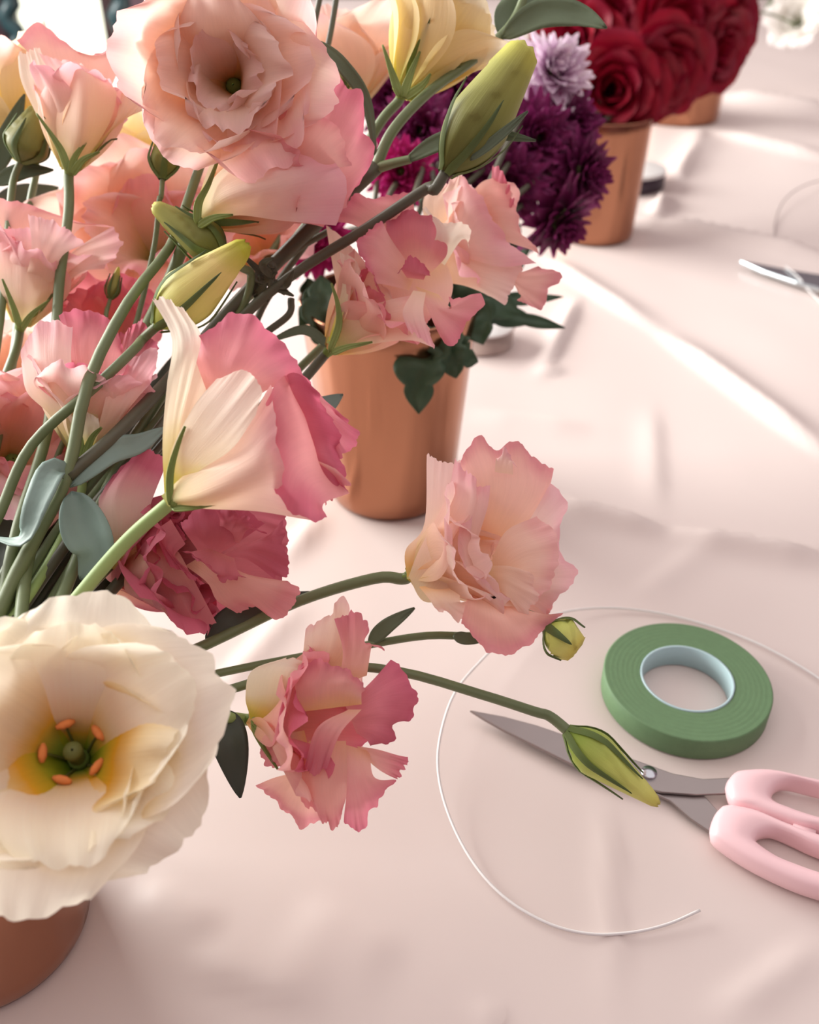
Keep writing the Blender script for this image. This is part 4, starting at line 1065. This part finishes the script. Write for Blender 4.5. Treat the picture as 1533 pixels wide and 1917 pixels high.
lis('peach lisianthus glimpsed at the left edge between pink blooms, mid height', (30, 760, 0.47), (8, 690, 0.45),
    [W2(5, 0.046, 0.023, 26, 66, M_PEACH, curl=10, ruf=0.09), W2(5, 0.04, 0.02, 18, 48, M_PEACH, ruf=0.12)], 33, stem=[(0, 950, 0.40)])

# buds
def budthing(label, base, tip_, rad, mat, seed, stem, srad=(0.0017, 0.0021), smat=None, leaves=(), **k):
    b = P(*base)
    t = thing('lisianthus_bud', label, 'bud', b, GR)
    bud_part(t, b, P(*tip_), rad, mat, seed, **k)
    ax = (P(*tip_) - b).normalized()
    stem_part(t, [b + ax * 0.002, b - ax * 0.008] + [P(*p) for p in stem] + into_vase(), list(srad), smat)
    for lf in leaves: leaf(t, *lf)
    return t

budthing('pointed green lisianthus bud lying over the scissors', (1060, 1366, 0.360), (1232, 1506, 0.352), 0.0088, M_BUD, 41,
         [(1000, 1332, 0.360), (900, 1300, 0.358), (740, 1256, 0.352), (580, 1250, 0.352), (400, 1300, 0.345), (150, 1370, 0.33)], srad=(0.0022, 0.0018, 0.0018), twist=1.8, blunt=0.22)
budthing('small round green bud below the peach pink bloom', (1022, 1172, 0.354), (1082, 1216, 0.350), 0.0080, M_BUD, 42,
         [(985, 1172, 0.362), (895, 1190, 0.37), (800, 1190, 0.37), (690, 1207, 0.37), (410, 1260, 0.358), (150, 1330, 0.335)], srad=(0.0016, 0.0017), blunt=0.72, sep_len=0.0125, fat=0.5, groove=0.16,
         leaves=[([(690, 1205, 0.37), (725, 1172, 0.368), (776, 1138, 0.366)], 0.0058, M_LEAF), ([(848, 1190, 0.367), (875, 1196, 0.366), (915, 1196, 0.366)], 0.0045, M_LEAF)])
budthing('fat yellow green bud above the pink rimmed cream lisianthus', (292, 612, 0.372), (462, 456, 0.358), 0.0115, M_BUD_YELLOW, 43,
         [(250, 655, 0.360), (180, 722, 0.350), (60, 832, 0.345), (0, 960, 0.338), (-60, 1100, 0.33)], srad=(0.002, 0.0021), twist=1.2, blunt=0.3, fat=0.4)
budthing('olive bud with yellow tip pointing up left between crossing stems', (420, 478, 0.378), (288, 384, 0.374), 0.0088, M_BUD_OLIVE, 44,
         [(470, 520, 0.39), (440, 600, 0.395), (300, 780, 0.385), (130, 990, 0.355)], twist=1.4, blunt=0.3, fat=0.3)
budthing('small upright olive bud below the upright peach goblet', (304, 336, 0.40), (312, 236, 0.40), 0.0064, M_BUD_OLIVE, 45,
         [(298, 375, 0.40), (285, 480, 0.405), (230, 680, 0.40), (110, 920, 0.37)], srad=(0.0011, 0.0014), twist=1.5, blunt=0.35, fat=0.35)
budthing('large olive green bud leaning right in front of the purple flowers', (832, 326, 0.378), (985, 88, 0.370), 0.0138, M_BUD_OLIVE, 46,
         [(800, 352, 0.382), (690, 425, 0.388), (540, 520, 0.392), (430, 620, 0.392), (300, 800, 0.375), (130, 1010, 0.35)], srad=(0.0024, 0.0022, 0.0022), smat=M_STEM_D, twist=0.9, blunt=0.5, fat=0.42, sep_len=0.034,
         leaves=[([(880, 300, 0.37), (935, 255, 0.366), (988, 208, 0.362)], 0.0035, M_LEAF)])
budthing('green bud cluster at the upper left edge beside the peach goblet', (38, 305, 0.425), (78, 205, 0.42), 0.010, M_BUD_OLIVE, 47,
         [(20, 380, 0.42), (0, 600, 0.40), (-40, 900, 0.36)], twist=1.0, blunt=0.5)
budthing('slim tiny bud pair between the left blooms and crossing stems', (206, 560, 0.42), (222, 500, 0.42), 0.0030, M_BUD_OLIVE, 48,
         [(200, 580, 0.42), (180, 680, 0.41), (90, 900, 0.37)], srad=(0.0009, 0.0014), blunt=0.2)

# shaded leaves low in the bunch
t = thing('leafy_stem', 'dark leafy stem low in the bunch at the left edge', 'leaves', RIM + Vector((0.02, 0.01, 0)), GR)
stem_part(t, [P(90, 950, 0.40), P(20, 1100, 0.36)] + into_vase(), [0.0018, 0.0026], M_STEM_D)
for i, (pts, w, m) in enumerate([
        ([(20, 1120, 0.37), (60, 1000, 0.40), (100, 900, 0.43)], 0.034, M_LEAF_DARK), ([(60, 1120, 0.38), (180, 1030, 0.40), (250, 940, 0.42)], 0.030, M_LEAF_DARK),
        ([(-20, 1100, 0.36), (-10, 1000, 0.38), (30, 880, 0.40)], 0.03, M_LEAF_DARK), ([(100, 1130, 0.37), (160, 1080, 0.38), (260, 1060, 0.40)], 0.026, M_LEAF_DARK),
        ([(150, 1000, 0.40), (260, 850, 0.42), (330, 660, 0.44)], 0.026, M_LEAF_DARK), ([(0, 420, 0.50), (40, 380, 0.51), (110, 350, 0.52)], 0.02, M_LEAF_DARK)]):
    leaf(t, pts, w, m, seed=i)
def bare_stem(pts, label, group, rad=0.0016, down=False):
    w = [P(*q) for q in pts] + (into_vase() if down else [])
    v, f = tube_data(spline([p - w[0] for p in w], 40), rad, 8)
    o = link('flower_stem', new_mesh('flower_stem', v, f, M_STEM_D)); o.location = w[0]
    return tag(o, label, 'stem', group)
for which, a in zip(('upper dark bare stem crossing between the fat yellow bud and middle vase', 'steep dark bare stem crossing below the withered calyx', 'hooked dark bare stem bending down left of the middle vase'), ([(620, 430, 0.42), (540, 480, 0.415), (440, 585, 0.405), (330, 730, 0.40), (150, 960, 0.37)], [(600, 420, 0.43), (500, 560, 0.425), (430, 700, 0.41), (200, 960, 0.38)], [(545, 560, 0.402), (540, 590, 0.40), (490, 630, 0.40), (420, 700, 0.395), (180, 980, 0.37)])):
    bare_stem(a, which, 'dark bare stems crossing near the centre', down=True)
for which, a in zip(('leftmost', 'middle', 'rightmost'), ([(562, -30, 0.42), (575, 60, 0.425), (580, 160, 0.43), (560, 300, 0.43)], [(604, -30, 0.44), (585, 60, 0.44), (560, 160, 0.44), (520, 320, 0.44)], [(634, -30, 0.44), (615, 80, 0.44), (590, 170, 0.44), (540, 330, 0.44)])):
    bare_stem(a, which + ' of the thin bare stems at the top edge right of the largest peach bloom', 'thin bare stems at the top edge', 0.0014)
t = thing('withered_calyx', 'withered brown calyx on the crossing stems near the centre', 'calyx', P(505, 520, 0.392))
rr = random.Random(8)
for k in range(9):
    a = P(505 + rr.uniform(-12, 12), 520 + rr.uniform(-12, 12), 0.392)
    leaf_part(t, [a, a + Vector((rr.uniform(-.006, .008), rr.uniform(-.004, .002), rr.uniform(-.006, .008))), a + Vector((rr.uniform(-.012, .014), rr.uniform(-.006, .004), rr.uniform(-.012, .012)))], 0.0032, M_STEM_D, name='sepal', seed=k)

# ------------------------------------------------------------------ chrysanthemums of the middle vase
def make_mum(name, label, c, look, rad, mat, seed, group, rings=((18, 84, 104), (18, 66, 84), (16, 48, 62), (13, 28, 40), (8, 10, 18)), vase_to=None, petal_w=0.21, core=None):
    t = thing(name, label, 'flower', c, group)
    ax = Vector(look).normalized()
    R = frame(ax, seed).to_4x4()
    v, f = lathe_data([(0.0004, -0.006), (0.003, -0.005), (rad * 0.3, -0.001), (rad * 0.28, 0.004), (0.0005, 0.007)], 14)
    hd = link('flower_head', new_mesh('flower_head', v, f, M_SEPAL, {'pv': [0.5] * len(v), 'pu': [0.0] * len(v)}), t, R)
    rnd = random.Random(seed)
    for i, (n, p0, p1) in enumerate(rings):
        L = rad * (1.0 - 0.13 * i)
        me = [petal_mesh('petal', L, rad * petal_w, p0, p1, mat, curl=-30, ruf=0.05, jag=0.02, cup=0.5, seed=seed + i * 3 + q, nu=5, nv=8, claw=0.45, tip=0.6, wpos=0.6, fine=0.0, fall=0.25) for q in range(2)]
        for k in range(n):
            M = Matrix.Translation((0, 0, 0.0015 * i)) @ Matrix.Rotation(2 * math.pi * (k + rnd.uniform(-.3, .3)) / n + i, 4, 'Z') @ Matrix.Rotation(rnd.uniform(-0.2, 0.2), 4, 'Y') @ Matrix.Scale(rnd.uniform(0.88, 1.1), 4)
            link('petal', me[k % 2], hd, M)
    if vase_to is not None:
        mid = c.lerp(vase_to, 0.5) + Vector((0, 0, 0.02))
        stem_part(t, [c - ax * 0.004, c - ax * 0.02, mid, vase_to, vase_to + Vector((0, 0, -0.09))], [0.0016, 0.002], M_STEM_D)
    return t

MR = VM + Vector((0, 0, 0.128))
GM = 'chrysanthemums in the middle vase'
MUMS = [
    ('dark purple chrysanthemum at the centre of the purple cluster', (1000, 262, 0.610), 0.0317, M_PURPLE, (0.2, -1, 0.4)),
    ('dark purple chrysanthemum right under the pale lilac one', (1058, 238, 0.630), 0.0290, M_PURPLE, (0.6, -1, 0.5)),
    ('dark purple chrysanthemum before the rose vase, rightmost of its cluster', (1082, 322, 0.620), 0.0290, M_PURPLE, (0.9, -1, 0.1)),
    ('dark purple chrysanthemum hanging lowest over the cloth', (1040, 408, 0.610), 0.0299, M_PURPLE, (0.7, -0.9, -0.5)),
    ('dark purple chrysanthemum between the large olive bud and the blush lisianthus', (948, 345, 0.600), 0.0299, M_PURPLE, (0.0, -1, 0.2)),
    ('pale lilac chrysanthemum left of the red roses', (1032, 142, 0.620), 0.0317, M_LILAC, (0.3, -0.8, 0.7)),
    ('lilac chrysanthemum behind the large olive bud', (925, 140, 0.650), 0.0273, M_LILAC, (0.0, -0.8, 0.8)),
    ('dark purple chrysanthemum right of the yellow lisianthus sepals', (850, 185, 0.630), 0.0299, M_PURPLE, (0.0, -1, 0.5)),
    ('dark purple chrysanthemum behind the forked green stem', (790, 250, 0.610), 0.0317, M_PURPLE, (-0.1, -1, 0.4)),
    ('dark purple chrysanthemum left of the forked green stem', (735, 190, 0.630), 0.0290, M_PURPLE, (-0.3, -1, 0.5)),
    ('plum chrysanthemum above the blush lisianthus', (872, 295, 0.590), 0.0290, M_PURPLE, (0.0, -1, 0.3)),
    ('magenta chrysanthemum glimpsed between the dark crossing stems', (590, 445, 0.530), 0.0264, M_MAGENTA, (-0.2, -1, 0.4)),
    ('magenta flower glimpsed behind the dark fork of stems', (752, 322, 0.570), 0.0229, M_MAGENTA, (-0.1, -1, 0.3)),
    ('dark purple chrysanthemum lying against the rose vase, between its neighbours', (1040, 330, 0.640), 0.0264, M_PURPLE, (0.5, -1, 0.0)),
]
for i, (lb, c, r, m, lk) in enumerate(MUMS):
    a = i * 2.4
    make_mum('chrysanthemum', lb, P(*c), lk, r, m, 60 + i, GM, vase_to=MR + Vector((math.cos(a) * 0.025 + 0.01, math.sin(a) * 0.025, 0)))
t = thing('leaf_sprig', 'dark lobed leaves hanging over the rim of the middle vase', 'leaves', MR, GM)
stem_part(t, [P(780, 620, 0.575), MR + Vector((0.01, -0.01, -0.02)), MR + Vector((0.0, 0.0, -0.10))], 0.0018, M_STEM_D)
for i, (pts, w) in enumerate([
        ([(800, 610, 0.512), (786, 680, 0.500), (784, 775, 0.505)], 0.027), ([(815, 610, 0.512), (840, 660, 0.503), (854, 708, 0.506)], 0.019),
        ([(835, 615, 0.515), (858, 660, 0.508), (895, 678, 0.51)], 0.017), ([(645, 640, 0.52), (612, 590, 0.51), (600, 515, 0.52)], 0.026),
        ([(640, 600, 0.53), (600, 570, 0.52), (560, 610, 0.515)], 0.02), ([(790, 560, 0.53), (870, 545, 0.53), (975, 590, 0.54)], 0.034),
        ([(850, 600, 0.54), (930, 590, 0.55), (1058, 614, 0.56)], 0.013), ([(860, 540, 0.55), (960, 560, 0.56), (1054, 556, 0.57)], 0.008), ([(820, 545, 0.53), (880, 590, 0.53), (905, 645, 0.525)], 0.028),
        ([(900, 420, 0.66), (950, 470, 0.66), (960, 520, 0.66)], 0.03), ([(720, 300, 0.70), (760, 340, 0.69), (800, 390, 0.68)], 0.04), ([(640, 560, 0.55), (590, 560, 0.545), (575, 520, 0.54)], 0.02)]):
    leaf(t, pts, w, M_MUM_LEAF, lobes=4, seed=i, wav=0.25)

# ------------------------------------------------------------------ red roses
def make_rose(label, c, look, rad, seed, vase_to, group='red roses in the rose vase'):
    t = thing('rose', label, 'flower', c, group)
    ax = Vector(look).normalized()
    base = c - ax * rad * 0.8
    ws = []
    rnd = random.Random(seed)
    ex = []
    for i in range(22):
        k = i / 21
        ex.append(dict(th=i * 137.5 + rnd.uniform(-10, 10), L=rad * (1.0 + 0.42 * k), W=rad * (0.34 + 0.52 * k), ph0=6 + 34 * k, ph1=4 + 62 * k ** 1.2, curl=10 + 60 * k, ruf=0.03 + 0.025 * k, jag=0.02, mat=M_RED, nu=11, nv=11, cup=0.75 + 0.3 * k, claw=0.45, tip=0.3, r0=rad * 0.03, fine=0.4))
    bloom_part(t, base, c, [], seed, extras=ex, sepals=5, sep_len=rad * 0.6, sep_open=(80, 120), neck=0.006)
    stem_part(t, [base, base - ax * 0.02, c.lerp(vase_to, 0.6), vase_to, vase_to + Vector((0, 0, -0.09))], 0.0025, M_STEM_D)
    return t
BR = VB + Vector((0, 0, 0.115))
ROSES = [
    ('red rose with a clear spiral centre, lowest left of the red bunch', (1145, 168, 0.955), 0.0558, (-0.1, -1, 0.25)),
    ('dark red rose right of the spiral centred one, above the far vase', (1245, 130, 0.985), 0.0558, (0.30, -1, 0.0)),
    ('red rose at the top edge above the spiral centred rose', (1140, 30, 1.025), 0.0521, (-0.1, -0.9, 0.5)),
    ('large dark red rose in the middle of the red bunch', (1265, 45, 1.005), 0.0539, (0.15, -1, 0.35)),
    ('dark red rose at the right rim of the bunch, lower one', (1345, 92, 1.035), 0.0521, (0.6, -0.9, 0.0)),
    ('dark red rose at the right rim of the bunch, upper one', (1375, 30, 1.055), 0.0502, (0.7, -0.8, 0.3)),
    ('red rose leftmost in the bunch behind the green leaf', (1072, 75, 1.025), 0.0521, (-0.4, -0.9, 0.4)),
    ('red rose cut off by the top edge of the picture', (1215, -40, 1.085), 0.0512, (0.1, -0.7, 0.9)),
    ('dark red rose low in the bunch just above the rose vase rim', (1195, 160, 0.985), 0.0484, (0.1, -1, -0.1)),
]
for i, (lb, c, r, lk) in enumerate(ROSES):
    a = i * 2.1
    make_rose(lb, P(*c), lk, r, 80 + i, BR + Vector((math.cos(a) * 0.025, math.sin(a) * 0.025, 0)))
t = thing('leaf_sprig', 'pale green leaves between the red roses and purple flowers', 'leaves', BR, 'red roses in the rose vase')
stem_part(t, [P(1110, 230, 1.07), BR + Vector((0, 0, 0)), BR + Vector((0, 0, -0.09))], 0.002, M_STEM_D)
for i, (pts, w) in enumerate([([(1105, 225, 1.06), (1112, 245, 1.05), (1108, 275, 1.045)], 0.022), ([(1085, 75, 1.08), (1110, 70, 1.06), (1150, 85, 1.05)], 0.016)]):
    leaf(t, pts, w, simple('pale_leaf', (150, 160, 110), 0.5, noise_amt=0.15, transl=0.2), seed=i)

# white bloom of the far vase
def white_bloom():
    b, m = P(1498, 50, 1.70), P(1484, 20, 1.64)
    t = thing('white_lisianthus', 'white flower at the upper right corner beyond the roses', 'flower', b)
    bloom_part(t, b, m, [W2(6, 0.078, 0.040, 26, 74, M_WHITE, curl=10, ruf=0.08), W2(5, 0.064, 0.034, 20, 55, M_WHITE, ruf=0.1), W2(5, 0.045, 0.022, 14, 36, M_WHITE, ruf=0.12)], 90)
    vt = VT + Vector((0.02, 0, 0.12))
    stem_part(t, [b, b.lerp(vt, 0.5) + Vector((0, 0, 0.03)), vt, vt + Vector((0, 0, -0.09))], 0.002, M_STEM)
    leaf(t, [(1440, 30, 1.72), (1450, 10, 1.71), (1475, -10, 1.70)], 0.025, M_LEAF)
white_bloom()
